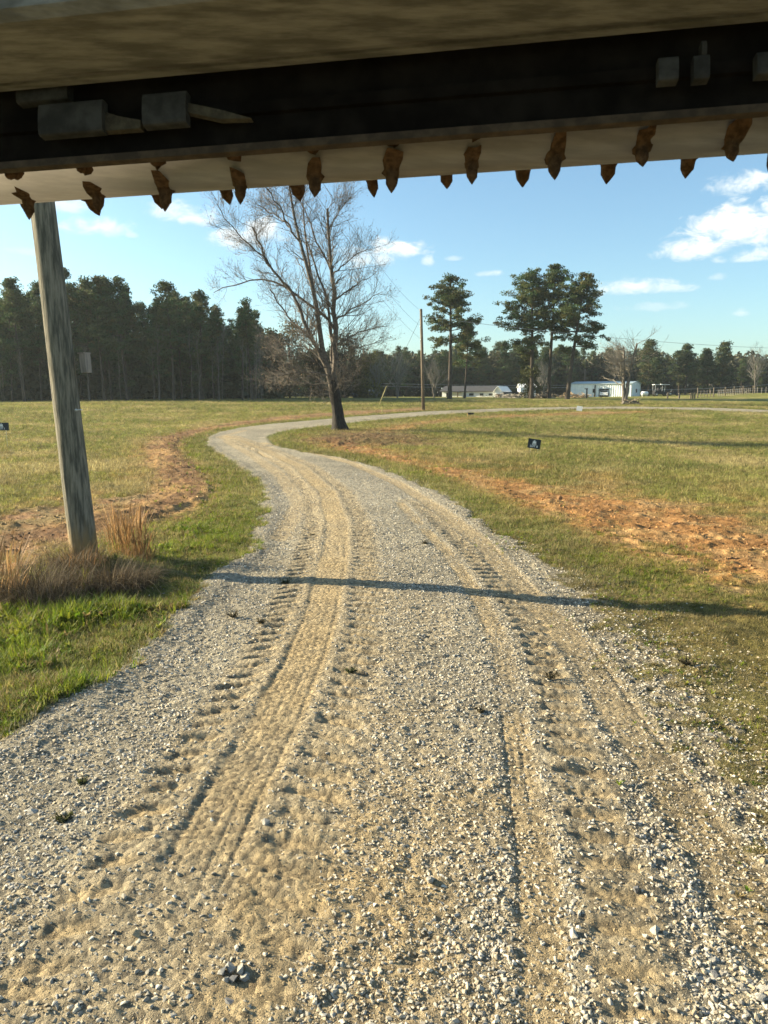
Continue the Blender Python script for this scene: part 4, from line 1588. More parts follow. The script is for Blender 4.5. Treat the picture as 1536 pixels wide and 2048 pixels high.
TAN = [(.36, .205, .085), (.29, .165, .07), (.40, .25, .115), (.22, .135, .06)]
GREY = [(.16, .115, .066), (.10, .075, .045), (.26, .205, .13), (.065, .05, .03), (.085, .06, .035)]
c = ground_at(225, 1085)
dry_clump('tall_dry_grass', (-2.95, 8.15, gz(-2.95, 8.15)), 240, .66, .20, .34, .0042, TAN, 1, 'orange tan tall dry grass standing right behind the leaning pole', .4)
dry_clump('tall_dry_grass', (-2.72, 7.95, gz(-2.7, 7.95)), 120, .45, .18, .36, .0042, TAN, 2, 'shorter orange dry grass at the right end of the tuft behind the pole', .4)
dry_clump('tall_dry_grass', (-3.62, 6.55, gz(-3.6, 6.5)), 150, .72, .30, .42, .0045, TAN, 3, 'tall tan dry grass at the left edge of the picture', .4)
dry_clump('tall_dry_grass', (-3.30, 6.65, gz(-3.30, 6.65)), 1900, .50, .52, 1.25, .0045, GREY, 4, 'grey brown matted dry grass in front of the pole on the left', .85, (0, 0), False)
dry_clump('tall_dry_grass', (-2.72, 7.0, gz(-2.72, 7.0)), 1900, .46, .46, 1.3, .0045, GREY, 5, 'dark matted tussock right in front of the foot of the pole', .85, (0, 0), False)
dry_clump('tall_dry_grass', (-3.55, 7.25, gz(-3.55, 7.25)), 420, .24, .45, 1.2, .005, GREY + TAN[1:2], 6, 'flattened straw between the pole and the left edge tuft', .85, (0, 0), False)


dry_clump('tall_dry_grass', (-3.22, 7.42, gz(-3.22, 7.42)), 700, .46, .30, 1.1, .0045, GREY + TAN[:2], 9, 'grey and tan tangle hugging the foot of the leaning pole', .75, (0, 0), False)


# ------------------------------------------------------------------ far pole, wires, guy
M_pole2 = simple('far_pole_wood', (.16, .125, .09), .9, .4, 6, stretch=(3, 3, .4))
M_wire = simple('wire', (.10, .10, .10), .6, .1, 3)
M_wire_l = simple('pale_wire', (.30, .31, .31), .5, .1, 3)
M_yellow = simple('yellow_guard', (.50, .42, .17), .5, .2, 6)
M_white = simple('white_paint', (.78, .79, .78), .55, .08, 3)
M_black = simple('black_plastic', (.02, .02, .022), .5, .3, 8)

fp = ground_at(847, 820)
fpole = thing('utility_pole', fp, 'thin straight utility pole beside the far stretch of the road', 'pole')
ftop = at(842, 618, fp[1]) - fp
m = MB()
m.tube([(0, 0, -.3), ftop * .5, ftop], [.135, .12, .10], 12)
m.build('shaft', M_pole2, fpole, True)
m = MB()
for q in (.99, .83, .70):
    c = ftop * q
    m.tube([c + [-.1, -.08, 0], c + [-.1, -.2, 0], c + [-.1, -.2, .08]], .035, 8)
m.build('insulator', M_galv, fpole, True)


def wire(a, b, sag, rad, label, mat=None, n=24):
    t = np.linspace(0, 1, n)[:, None]
    P = np.asarray(a) * (1 - t) + np.asarray(b) * t
    P[:, 2] -= sag * 4 * (t * (1 - t))[:, 0]
    m = MB()
    m.tube(P, rad, 5)
    o = m.build('overhead_wire', mat or M_wire, None, True)
    return tag(o, label, 'wire', 'overhead wires')


ptop = lambda z: pole_foot + pole_ax * (z - pole_foot[2]) / pole_ax[2]
for (za, zf, sg, lab) in ((8.95, ftop * .985, .9, 'uppermost of the three wires from the far pole to the near pole'), (8.35, ftop * .83, .75, 'middle one of the three wires from the far pole to the near pole'),
                          (7.65, ftop * .70, .55, 'lowest of the three wires from the far pole to the near pole')):
    wire(fp + zf, ptop(za), sg, .0065, lab)
wire(fp + ftop * .93, at(1750, 698, 92), .8, .016, 'wire running right from the far pole behind the tall pines', M_wire_l)
wire(at(640, 762, 138), at(1260, 768, 138), .5, .03, 'pale wire across the dark wood above the white house', M_wire_l)
wire(at(640, 768, 138), at(1260, 772, 138), .5, .03, 'lower pale wire across the dark wood above the white house', M_wire_l)
wire(at(1250, 780, 135), at(1800, 738, 135), 1.0, .03, 'wire crossing the dark wood at the right', M_wire_l)
# guy wire with its yellow guard
ga = ground_at(757, 812)
gt = fp + ftop * .93
m = MB()
m.tube([(0, 0, 0), gt - ga], .012, 5)
gw = m.build('guy_wire', M_wire, None)
gw.location = ga
tag(gw, 'slanting guy wire from the far pole down to the field', 'wire')
m = MB()
dv = (at(773, 771, ga[1] - .3) - ga)
m.tube([(0, 0, 0), dv], .028, 8)
gg = m.build('guard_rod', M_yellow, None, True)
gg.location = ga + np.array([0, -.25, -.05])
tag(gg, 'slanting pale yellow guard rod standing in the far field left of the pole', 'rod')
s = ground_at(764, 826)
m = MB()
m.tube([(0, 0, -.05), (.01, 0, .42)], [.035, .03], 6)
m.tube([(.01, 0, .42), (.012, 0, .47)], [.037, .034], 6)
st = m.build('survey_stake', M_yellow, None)
st.location = s
tag(st, 'short pale yellow stake in the grass beside the road', 'stake')
# small utility pole behind the barn
p = px_ground(1168, 160)
q = thing('utility_pole', p, 'small pale utility pole beyond the left end of the barn roof', 'pole')
hh = top_height(1168, 738, 160, p)
m = MB()
m.tube([(0, 0, -.2), (0, 0, hh)], [.16, .12], 8)
m.build('shaft', M_greybark, q)
m = MB()
m.box(-.5, .5, -.05, .05, hh - .7, hh - .55)
m.build('crossarm', M_greybark, q)


# ------------------------------------------------------------------ buildings
def corrugated(w, h, ribs, depth, z0=0.0):
    """sheet in the xz plane with trapezoid ribs standing out to -y"""
    xs, ys = [], []
    for i in range(ribs):
        x = w * i / ribs
        p = w / ribs
        xs += [x, x + p * .55, x + p * .65, x + p * .90]
        ys += [0, 0, -depth, -depth]
    xs.append(w)
    ys.append(0)
    n = len(xs)
    V = [(x, y, z) for z in (z0, z0 + h) for x, y in zip(xs, ys)]
    F = [[i, i + 1, n + i + 1, n + i] for i in range(n - 1)]
    return np.array(V), np.array(F)


M_barn = simple('pale_blue_metal', (.80, .83, .81), .5, .10, 1.2, spec=.4)
M_barn_roof = simple('barn_roof_metal', (.36, .44, .47), .5, .15, 2.0, spec=.4)
M_dark = simple('dark_interior', (.02, .02, .02), .9, .2, 3)
M_glass = simple('window_glass', (.03, .035, .04), .15, .2, 3, spec=.6)
M_greyroof = simple('grey_shingle', (.062, .062, .068), .9, .3, 12)
M_bluer = simple('blue_roof', (.05, .07, .12), .7, .2, 6)
M_brown = simple('brown_wood', (.10, .065, .04), .8, .3, 6)
M_tyre = simple('tyre', (.02, .02, .02), .8, .3, 10)


def barn():
    Yb = 138.0
    a, c = px_ground(1140, Yb), px_ground(1258, Yb)
    W = c[0] - a[0]
    H = top_height(1200, 767.5, Yb, a)
    dep, rise = 8.0, -.25
    o = thing('metal_barn', (a[0], a[1], a[2] - .05), 'pale blue corrugated metal barn with an open doorway', 'barn', rz=math.radians(-30))
    dx0, dx1 = W * (1197 - 1140) / 118, W * (1216 - 1140) / 118
    dh = H * .62
    m = MB()
    for (x0, x1, z0, z1) in ((0, dx0, 0, H), (dx1, W, 0, H), (dx0, dx1, dh, H)):
        V, F = corrugated(x1 - x0, z1 - z0, max(2, int((x1 - x0) / .38)), .05, z0)
        V[:, 0] += x0
        m.add(V, [F])
    m.build('front_wall', M_barn, o)
    m = MB()
    m.prism([(0.02, 0), (dep, 0), (dep, H), (dep / 2, H + rise + .6), (0.02, H)], W - .02, W + .06)
    m.build('gable_wall', M_barn, o)
    m = MB()
    m.prism([(0.02, 0), (dep, 0), (dep, H), (dep / 2, H + rise + .6), (0.02, H)], -.06, .02)
    m.build('gable_wall', M_barn, o)
    m = MB()
    m.box(.0, W, dep - .1, dep, 0, H)
    m.build('rear_wall', M_barn, o)
    m = MB()
    m.prism([(-.25, H - .02), (dep / 2, H + rise + .66), (dep + .25, H - .02), (dep + .25, H + .06), (dep / 2, H + rise + .76), (-.25, H + .06)], -.2, W + .2)
    m.build('roof', M_barn_roof, o)
    m = MB()
    for (x0, x1) in ((dx0 - .12, dx0), (dx1, dx1 + .12)):
        m.box(x0, x1, -.09, .04, 0, dh + .12)
    m.box(dx0, dx1, -.09, .04, dh, dh + .12)
    m.build('door_frame', M_barn_roof, o)
    m = MB()
    m.box(dx0, dx1, 3.0, 3.05, 0.02, dh + .4)  # near-black sheet that paints the shade inside the doorway
    m.build('shade_backing', M_dark, o)
    m = MB()
    px = W * (1189 - 1140) / 118
    m.tube([(px, -.12, 0), (px, -.12, H * .9)], .10, 8)
    m.build('downpipe', M_black, o, True)
    m = MB()
    m.box(px - .38, px - .1, -.2, -.05, H * .34, H * .62)
    m.build('meter_box', M_black, o)
    m = MB()
    m.box(W + .062, W + .10, dep * .42, dep * .58, H * .35, H * .62)
    m.build('window', M_glass, o)
    m = MB()
    for (y0, y1, z0, z1) in ((.40, .42, .33, .64), (.58, .60, .33, .64)):
        m.box(W + .062, W + .12, dep * y0, dep * y1, H * z0, H * z1)
    m.build('window_trim', M_white, o)
    return o, dx0, dx1


barn_o, bdx0, bdx1 = barn()


def wheel(parent, x, y, z, r, w):
    m = MB()
    m.tube([(x, y - w / 2, z), (x, y + w / 2, z)], r, 14)
    k = m.build('wheel', M_tyre, parent, True)
    m = MB()
    m.tube([(x, y - w / 2 - .01, z), (x, y + w / 2 + .01, z)], r * .5, 10)
    m.build('rim', M_galv, k)


def at_local(o, x, y, z):
    return o.matrix_basis @ Vector((x, y, z))


# white car seen through the doorway
loc = at_local(barn_o, (bdx0 + bdx1) / 2, 1.4, .06)
o = thing('parked_car', loc, 'white car standing inside the open barn doorway', 'car', rz=math.radians(-30))
m = MB()
m.prism([(-1.6, .3), (1.2, .3), (1.2, .7), (.9, .85), (.5, 1.25), (-.9, 1.25), (-1.5, .85), (-1.6, .7)], -.72, .72)
m.build('body', M_white, o)
m = MB()
m.box(-.6, .6, -1.58, -1.45, .86, 1.12)
m.build('windscreen', M_glass, o).rotation_euler = (0, 0, 0)
for x in (-.66, .66):
    for y in (-1.1, .8):
        m = MB()
        m.tube([(x - .1, y, .3), (x + .1, y, .3)], .3, 12)
        m.build('wheel', M_tyre, o, True)
for x in (-.5, .5):
    m = MB()
    m.box(x - .14, x + .14, -1.63, -1.59, .56, .68)
    m.build('headlight', M_galv, o)


def white_house():
    Yb = 122.0
    a, c = px_ground(884, Yb), px_ground(994, Yb)
    zb = a[2] - .5
    W = c[0] - a[0]
    H = at(940, 783.5, Yb)[2] - zb
    top = at(940, 777.5, Yb)[2] - zb
    dep = 4.6
    s = W / 110.0
    o = thing('mobile_home', (a[0], a[1], zb), 'long low white house with a grey roof beyond the field', 'house', rz=math.radians(-24))
    m = MB()
    m.box(0, W, 0, dep, 0, H)
    m.build('wall', M_white, o)
    rf = MB()
    rf.prism([(-.35, H - .02), (dep / 2, top + .35), (dep + .35, H - .02), (dep + .35, H + .10), (dep / 2, top + .47), (-.35, H + .10)], -.3, W + .1)
    rf.build('roof', M_greyroof, o)

    def win(x, w, z0, z1):
        f = MB()
        f.box(x - w / 2 - .06, x + w / 2 + .06, -.05, -.002, z0 - .06, z1 + .06)
        k = f.build('window', M_white, o)
        g = MB()
        g.box(x - w / 2, x + w / 2, -.07, -.052, z0, z1)
        g.build('pane', M_glass, k)
    for (u, w) in ((945, .8), (966, .6), (984, .6)):
        win((u - 884) * s, w, H * .52, H * .80)
    # roofed porch on the left with dark posts
    m = MB()
    m.box((902 - 884) * s, (926 - 884) * s, -2.2, -.36, H - .10, H + .02)
    pr = m.build('porch_roof', M_greyroof, o)
    for u in (909, 912, 925):
        m = MB()
        m.box((u - 884) * s - .07, (u - 884) * s + .07, -2.15, -2.0, 0, H - .10)
        m.build('post', M_brown, o)
    m = MB()
    m.box((893 - 884) * s, (900 - 884) * s, -.04, -.003, .1, H * .85)
    m.build('door', M_dark, o)
    # gable fronted entrance at the right end
    gx = W + .1
    gw = 13 * s
    m = MB()
    m.add([(gx, -1.0, 0), (gx + gw, -1.0, 0), (gx + gw, -1.0, H), (gx + gw / 2, -1.0, top + .25), (gx, -1.0, H),
           (gx, dep, 0), (gx + gw, dep, 0), (gx + gw, dep, H), (gx + gw / 2, dep, top + .25), (gx, dep, H)],
          [[0, 1, 2, 3, 4], [9, 8, 7, 6, 5]])
    m.add([(gx, -1.0, 0), (gx, dep, 0), (gx, dep, H), (gx, -1.0, H), (gx + gw, -1.0, 0), (gx + gw, dep, 0), (gx + gw, dep, H), (gx + gw, -1.0, H)],
          [[0, 3, 2, 1], [4, 5, 6, 7]])
    m.build('entrance_wall', M_white, o)
    m = MB()
    for sg, x0, x1 in ((1, gx - .2, gx + gw / 2), (-1, gx + gw + .2, gx + gw / 2)):
        m.add([(x0, -1.25, H - .05), (x1, -1.25, top + .28), (x1, dep + .2, top + .28), (x0, dep + .2, H - .05),
               (x0, -1.25, H + .06), (x1, -1.25, top + .40), (x1, dep + .2, top + .40), (x0, dep + .2, H + .06)],
              [[0, 1, 2, 3], [4, 7, 6, 5], [0, 4, 5, 1], [3, 2, 6, 7], [0, 3, 7, 4]])
    m.build('entrance_roof', M_white, o)
    m = MB()
    m.box(gx + gw * .42, gx + gw * .98, -1.9, -1.02, 0, H * .72)
    m.build('porch', M_brown, o)
    # lean-to on the right
    x0 = gx + gw + .02
    x1 = (1046 - 884) * s
    m = MB()
    m.box(x0, x1, .5, dep - .4, 0, H * .86)
    m.build('side_wall', M_dark, o)
    m = MB()
    m.box(x0, x1, .30, .48, 0, H * .42)
    m.build('low_wall', M_white, o)
    m = MB()
    m.box(x0 - .1, x1 + .2, .2, dep, H * .86, H * .94)
    m.build('side_roof', M_greyroof, o)
    f = MB()
    xm = (1021 - 884) * s
    f.box(xm - .35, xm + .35, .40, .498, H * .44, H * .80)
    k = f.build('window', M_white, o)
    g = MB()
    g.box(xm - .24, xm + .24, .38, .398, H * .48, H * .76)
    g.build('pane', M_glass, k)


white_house()
# white panels right of the house
p = px_ground(1055, 118)
o = thing('white_shed', (p[0], p[1], p[2] - .3), 'small white shed half hidden by the cedar', 'shed')
m = MB()
m.box(-1.2, 1.3, 0, 2.4, 0, 1.75)
m.build('wall', M_white, o)
m = MB()
m.prism([(-.15, 1.74), (1.2, 2.35), (2.55, 1.74), (2.55, 1.82), (1.2, 2.43), (-.15, 1.82)], -1.35, 1.45)
m.build('roof', M_white, o)
m = MB()
m.box(-.3, .4, -.03, -.003, 0, 1.5)
m.build('door', M_galv, o)

# pale shed and blue roofed house behind the crest
p = px_ground(492, 108)
o = thing('metal_shed', (p[0], p[1], p[2] - .6), 'low pale grey shed peeping over the crest at the foot of the left wood', 'shed')
W = px_ground(551, 108)[0] - p[0]
hz = top_height(520, 781, 108, p) + .6
m = MB()
V, F = corrugated(W, hz, 26, .03)
m.add(V, [F])
m.box(0, W, .05, 3, 0, hz - .02)
m.build('wall', simple('grey_blue_metal', (.22, .27, .29), .6, .2, 3), o)
m = MB()
m.prism([(-.2, hz), (3.2, hz + .35), (3.2, hz + .43), (-.2, hz + .08)], -.2, W + .2)
m.build('roof', M_barn_roof, o)
p = px_ground(702, 104)
W = px_ground(768, 104)[0] - p[0]
o = thing('low_house', (p[0], p[1], p[2] - 1.2), 'low house showing only its dark blue roof over the crest', 'house')
hz = top_height(735, 789, 104, p) + 1.2
hr = top_height(735, 778, 104, p) + 1.2
m = MB()
m.box(.2, W - .2, .2, 5.8, 0, hz)
m.build('wall', M_greyroof, o)
m = MB()
m.add([(0, 0, hz), (W, 0, hz), (W, 6, hz), (0, 6, hz), (W * .32, 3, hr), (W * .68, 3, hr)], [[0, 1, 5, 4], [2, 3, 4, 5]])
m.add([(0, 0, hz), (W, 0, hz), (W, 6, hz), (0, 6, hz), (W * .32, 3, hr), (W * .68, 3, hr)], [[1, 2, 5], [3, 0, 4]])
m.build('roof', M_bluer, o)


# ------------------------------------------------------------------ yard vehicles and small things
def golf_cart():
    Yd = 128.0
    p = px_ground(1321, Yd)
    o = thing('golf_cart', p, 'dark golf cart with a flat pale roof right of the barn', 'cart')
    m = MB()
    m.prism([(-.6, .3), (.6, .3), (.6, .75), (-.6, .75)], -1.25, 1.2)
    m.box(-1.25, -.75, -.58, .58, .75, .95)
    m.box(.35, 1.15, -.58, .58, .75, .90)
    m.build('body', M_black, o)
    m = MB()
    m.box(-.55, -.05, -.5, .5, .76, .90)
    m.box(-.62, -.5, -.5, .5, .90, 1.35)
    m.build('seat', M_black, o)
    m = MB()
    m.box(-1.35, 1.25, -.65, .65, 1.92, 2.0)
    m.box(-.1, .2, -.3, .3, 2.0, 2.06)
    m.build('roof', M_white, o)
    for x in (-1.2, .45):
        for y in (-.58, .58):
            m = MB()
            m.tube([(x, y, .74), (x, y, 1.93)], .035, 6)
            m.build('post', M_galv, o)
    for x in (-.9, .8):
        for y in (-.55, .55):
            wheel(o, x, y, .28, .28, .2)


golf_cart()


def quad_bike():
    p = px_ground(1347, 127)
    o = thing('quad_bike', p, 'low dark four wheeled machine parked beside the golf cart', 'vehicle')
    m = MB()
    m.prism([(-.35, .35), (.35, .35), (.30, .62), (-.30, .62)], -.95, .85)
    m.build('body', M_black, o)
    m = MB()
    m.prism([(-.2, .62), (.2, .62), (.16, .82), (-.16, .82)], -.1, .6)
    m.build('seat', M_black, o)
    m = MB()
    m.tube([(-.5, 0, .6), (-.42, 0, .98)], .03, 6)
    m.tube([(-.42, -.4, 1.0), (-.42, .4, 1.0)], .025, 6)
    m.build('handlebar', M_galv, o)
    for x in (-.75, .75):
        for y in (-.42, .42):
            wheel(o, x, y, .3, .3, .22)


quad_bike()
p = px_ground(1289, 127)
o = thing('storage_tank', p, 'small white rounded tank on the ground right of the barn', 'tank')
m = MB()
m.tube([(-.62, 0, .5), (-.55, 0, .5), (-.45, 0, .5), (.45, 0, .5), (.55, 0, .5), (.62, 0, .5)], [.05, .27, .36, .36, .27, .05], 14)
m.build('shell', M_white, o, True)
for x in (-.35, .35):
    m = MB()
    m.box(x - .06, x + .06, -.2, .2, 0, .2)
    m.build('foot', M_galv, o)

# pale yard strip in front of the wood
# rail fence
M_post = simple('fence_wood', (.14, .115, .085), .9, .3, 6)
M_post_pale = simple('pale_fence_wood', (.24, .215, .18), .9, .2, 6)
o = None
fpos = [(1335, 800, 10.5), (1358, 802, 10), (1381, 800, 10), (1385, 800, 9.5), (1389, 799, 10)]
Yf = 92.0
base = px_ground(1335, Yf)
o = thing('rail_fence', base, 'dark post and rail fence in the middle of the far right field', 'fence')
for (u, v, h) in fpos:
    q = px_ground(u, Yf) - base
    m = MB()
    m.box(q[0] - .07, q[0] + .07, -.07, .07, q[2] - .3, q[2] + h * Yf / F_PX + .1)
    m.build('post', M_post, o)
q = px_ground(1383, Yf) - base
m = MB()
m.tube([(0, -.1, .52), (q[0], -.1, q[2] + .50)], .05, 6)
m.build('rail', M_post, o)
base = px_ground(1395, 98)
o = thing('wire_fence', base, 'long fence of thin posts running away to the right', 'fence')
us = list(np.linspace(1395, 1427, 6)) + list(np.linspace(1436, 1500, 19)) + list(np.linspace(1506, 1600, 12))
prev = None
tops = []
for i, u in enumerate(us):
    Yd = 98 + 26 * min(1, (u - 1395) / 100)
    q = px_ground(u, Yd)
    h = 1.0 if i % 5 else 1.35
    m = MB()
    w = .035 if i % 5 else .07
    qq = q - base
    m.box(qq[0] - w, qq[0] + w, qq[1] - w, qq[1] + w, qq[2] - .2, qq[2] + h)
    m.build('post', M_post_pale if u > 1430 and i % 5 else M_post, o)
    tops.append(qq + np.array([0, 0, .85]))
for dz in (0, -.35):
    m = MB()
    m.tube(np.array(tops) + [0, -.06, dz], .012, 4)
    m.build('wire', M_galv, o)

# dark post with a small arm by the pines
p = px_ground(1173, 96)
o = thing('dark_post', p, 'short dark post with a small bracket in front of the barn', 'post')
m = MB()
m.box(-.08, .08, -.08, .08, -.2, 1.15)
m.build('shaft', M_black, o)
m = MB()
m.box(-.30, .12, -.09, .09, 1.15, 1.28)
m.build('arm', M_black, o)


def brush_pile(u, Yd, w, h, seed, label, col):
    r = np.random.default_rng(seed)
    p = px_ground(u, Yd)
    n = 150
    c = np.stack([r.normal(0, w * .4, n), r.normal(0, w * .3, n), np.abs(r.normal(0, h * .5, n))], 1)
    d = r.normal(size=(n, 3))
    d[:, 2] *= .35
    d /= np.linalg.norm(d, axis=1, keepdims=True)
    L = .3 + .9 * r.random(n)
    P = c[:, None] + d[:, None] * (L[:, None] * np.linspace(-.5, .5, 3)[None])[..., None]
    P[..., 2] = np.maximum(P[..., 2], .02)
    R = np.repeat((.015 + .05 * r.random(n) ** 2)[:, None], 3, 1)
    v, f = tubes(P, R, 4)
    o = obj('brush_pile', fast_mesh('brush_pile', v, f, False, M_twig, np.repeat(np.array(col)[None] * (.6 + .8 * r.random((n, 1))), 12, 0)))
    o.location = [float(a) for a in p]
    tag(o, label, 'brush pile')


brush_pile(1150, 100, 3.2, .6, 1, 'brown heap of cut branches in front of the left end of the barn', (.30, .22, .13))
brush_pile(1020, 99, 3.0, .5, 2, 'grey heap of branches in front of the white house and cedar', (.28, .25, .21))
brush_pile(1087, 96, 1.8, .6, 3, 'low tangle of twigs at the foot of the middle tall pine', (.20, .17, .13))
brush_pile(1262, 70, .8, .3, 4, 'small tangle of twigs at the foot of the two stemmed bare tree', (.22, .18, .12))


# signs
M_navy = simple('navy_sign', (.012, .024, .034), .45, .2, 4, spec=.4)
M_signedge = simple('sign_edge', (.45, .47, .46), .6, .1, 4)


def text_mesh(body, size, mat, depth=.002):
    cu = bpy.data.curves.new('lettering', 'FONT')
    cu.body = body
    cu.size = size
    cu.align_x, cu.align_y = 'CENTER', 'CENTER'
    cu.extrude = depth
    cu.offset = size * .022
    to = bpy.data.objects.new('lettering', cu)
    COL.objects.link(to)
    bpy.context.view_layer.update()
    me = bpy.data.meshes.new_from_object(to.evaluated_get(bpy.context.evaluated_depsgraph_get()))
    bpy.data.objects.remove(to)
    me.materials.clear()
    me.materials.append(mat)
    me.name = 'lettering'
    return me


def emblem(mat, s):
    """white badge of three pointed crowns over ground lines"""
    m = MB()

    def flat(poly):
        n = len(poly)
        V = [(x * s, 0, z * s) for x, z in poly] + [(x * s, .003, z * s) for x, z in poly]
        m.add(V, [[i, (i + 1) % n, n + (i + 1) % n, n + i] for i in range(n)])
        k = m.n - 2 * n
        m.F.setdefault(n, []).append(np.array([list(range(n)), list(range(2 * n - 1, n - 1, -1))]) + k)
    for (cx, z0, w, h) in ((0, .12, .30, .88), (-.27, .12, .22, .62), (.27, .12, .22, .62)):
        flat([(cx - w / 2, z0), (cx + w / 2, z0), (cx + w * .42, z0 + h * .55), (cx, z0 + h), (cx - w * .42, z0 + h * .55)])
    for i, w in enumerate((.90, 1.0)):
        flat([(-w / 2, -.02 - i * .14), (w / 2, -.02 - i * .14), (w / 2, .06 - i * .14), (-w / 2, .06 - i * .14)])
    return m


def lot_sign(u, v, wpx, hpx, Yd, tilt, text, label):
    c = at(u, v, Yd)
    g = gz(c[0], c[1])
    dist = Yd
    w, h = wpx * dist / F_PX, hpx * dist / F_PX
    yaw = math.atan2(-c[0], c[1])
    o = thing('yard_sign', (c[0], c[1], g), label, 'sign', rz=yaw)
    zc = c[2] - g
    piv = bpy.data.objects.new('panel', None)
    m = MB()
    m.box(-w / 2, w / 2, -.004, .004, -h / 2, h / 2)
    pn = m.build('panel', M_navy, o)
    pn.location = (0, 0, zc)
    pn.rotation_euler = (0, math.radians(tilt), 0)
    bpy.data.objects.remove(piv)
    for sx in (-w * .3, w * .3):
        m = MB()
        m.tube([(sx, .012, -.1), (sx, .012, zc + h * .2)], .004, 6)
        m.build('stake', M_galv, o)
    t = obj('lettering', text_mesh(text, h * .30, M_white), pn)
    t.location = (0, -.008, -h * .27)
    t.rotation_euler = (PI / 2, 0, 0)
    e = emblem(M_white, h * .48).build('emblem', M_white, pn)
    e.location = (0, -.009, -h * .02)


lot_sign(1068.5, 887.5, 25, 19, 24.0, 8, 'LOT 8', 'tilted navy LOT 8 sign in the grass right of the road')
lot_sign(2.5, 853, 27, 15.5, 26.0, 1, 'LOT 2', 'navy LOT 2 sign cut by the left edge of the picture')
p = ground_at(1158, 823)
o = thing('yard_sign', p, 'small blank white sign beside the far road', 'sign', rz=-.3)
w = 11 * p[1] / F_PX
m = MB()
m.box(-w / 2, w / 2, -.005, .005, .05, .05 + w * .85)
pn = m.build('panel', M_white, o)
pn.rotation_euler = (0, math.radians(7), 0)
m = MB()
m.tube([(0, .012, -.1), (0, .012, .3)], .006, 6)
m.build('stake', M_galv, o)
# black lid and little marker stake on the verge
p = ground_at(941, 830)
o = thing('meter_lid', p, 'small black box lying on the verge of the far road', 'box')
m = MB()
m.prism([(-.2, 0), (.2, 0), (.17, .10), (-.17, .12)], -.20, .20)
m.build('base', M_black, o)
m = MB()
m.box(-.23, .23, -.21, .21, .12, .16)
m.build('lid', M_black, o)
p = ground_at(935, 833)
m = MB()
m.tube([(0, 0, -.05), (0, .01, .16)], [.03, .025], 6)
m.tube([(0, .01, .16), (0, .01, .2)], [.028, .022], 6)
o = m.build('survey_stake', simple('orange_stake', (.60, .38, .15), .7, .2, 5), None)
o.location = p
tag(o, 'tiny orange stake beside the black box on the far verge', 'stake')
# weed stalk by the LOT 8 sign
p = ground_at(1071, 880)
r = np.random.default_rng(8)
P = np.stack([np.zeros(6), np.zeros(6), np.linspace(0, .75, 6)], 1)[None] + r.normal(0, .01, (1, 6, 3))
b1, q1 = spawn(P, np.full((1, 6), .006), 9, .12, .3, r, (.5, .9), .3, 4, .35, .6, .003)
V, F, T = merge_tubes([(P, np.full((1, 6), .006), 4, (.14, .11, .07), r), (b1, q1, 3, (.16, .12, .08), r)])
o = obj('weed_stalk', fast_mesh('weed_stalk', V, [F], False, M_twig, T))
o.location = [float(a) for a in p]
tag(o, 'thin dry weed stalk rising behind the LOT 8 sign', 'plant')


# ------------------------------------------------------------------ the raised power rake over the windscreen
M_rake = simple('dusty_steel', (.180, .168, .136), .95, .35, 14, bump=.003, col2=(.105, .097, .076), spec=.05, stretch=(.4, 2, 1))  # dust tone, lightened to paint in windscreen glare
M_rake_dark = simple('black_steel', (.010, .0085, .007), .95, .5, 9, spec=.03)  # matte near-black for the housing and end plates
M_roller = simple('worn_roller_steel', (.225, .208, .185), .85, .20, 8, stretch=(.5, 3, 3), spec=.1)
M_tooth = simple('rusty_tooth', (.085, .050, .026), .9, .45, 60, bump=.003, spec=.05)
M_lip = simple('rusty_edge', (.055, .038, .022), .85, .4, 25)
M_mud = simple('dried_mud', (.060, .051, .033), .95, .35, 40, bump=.004)
M_steelgrey = simple('grey_fitting', (.042, .041, .037), .9, .45, 14, spec=.1)


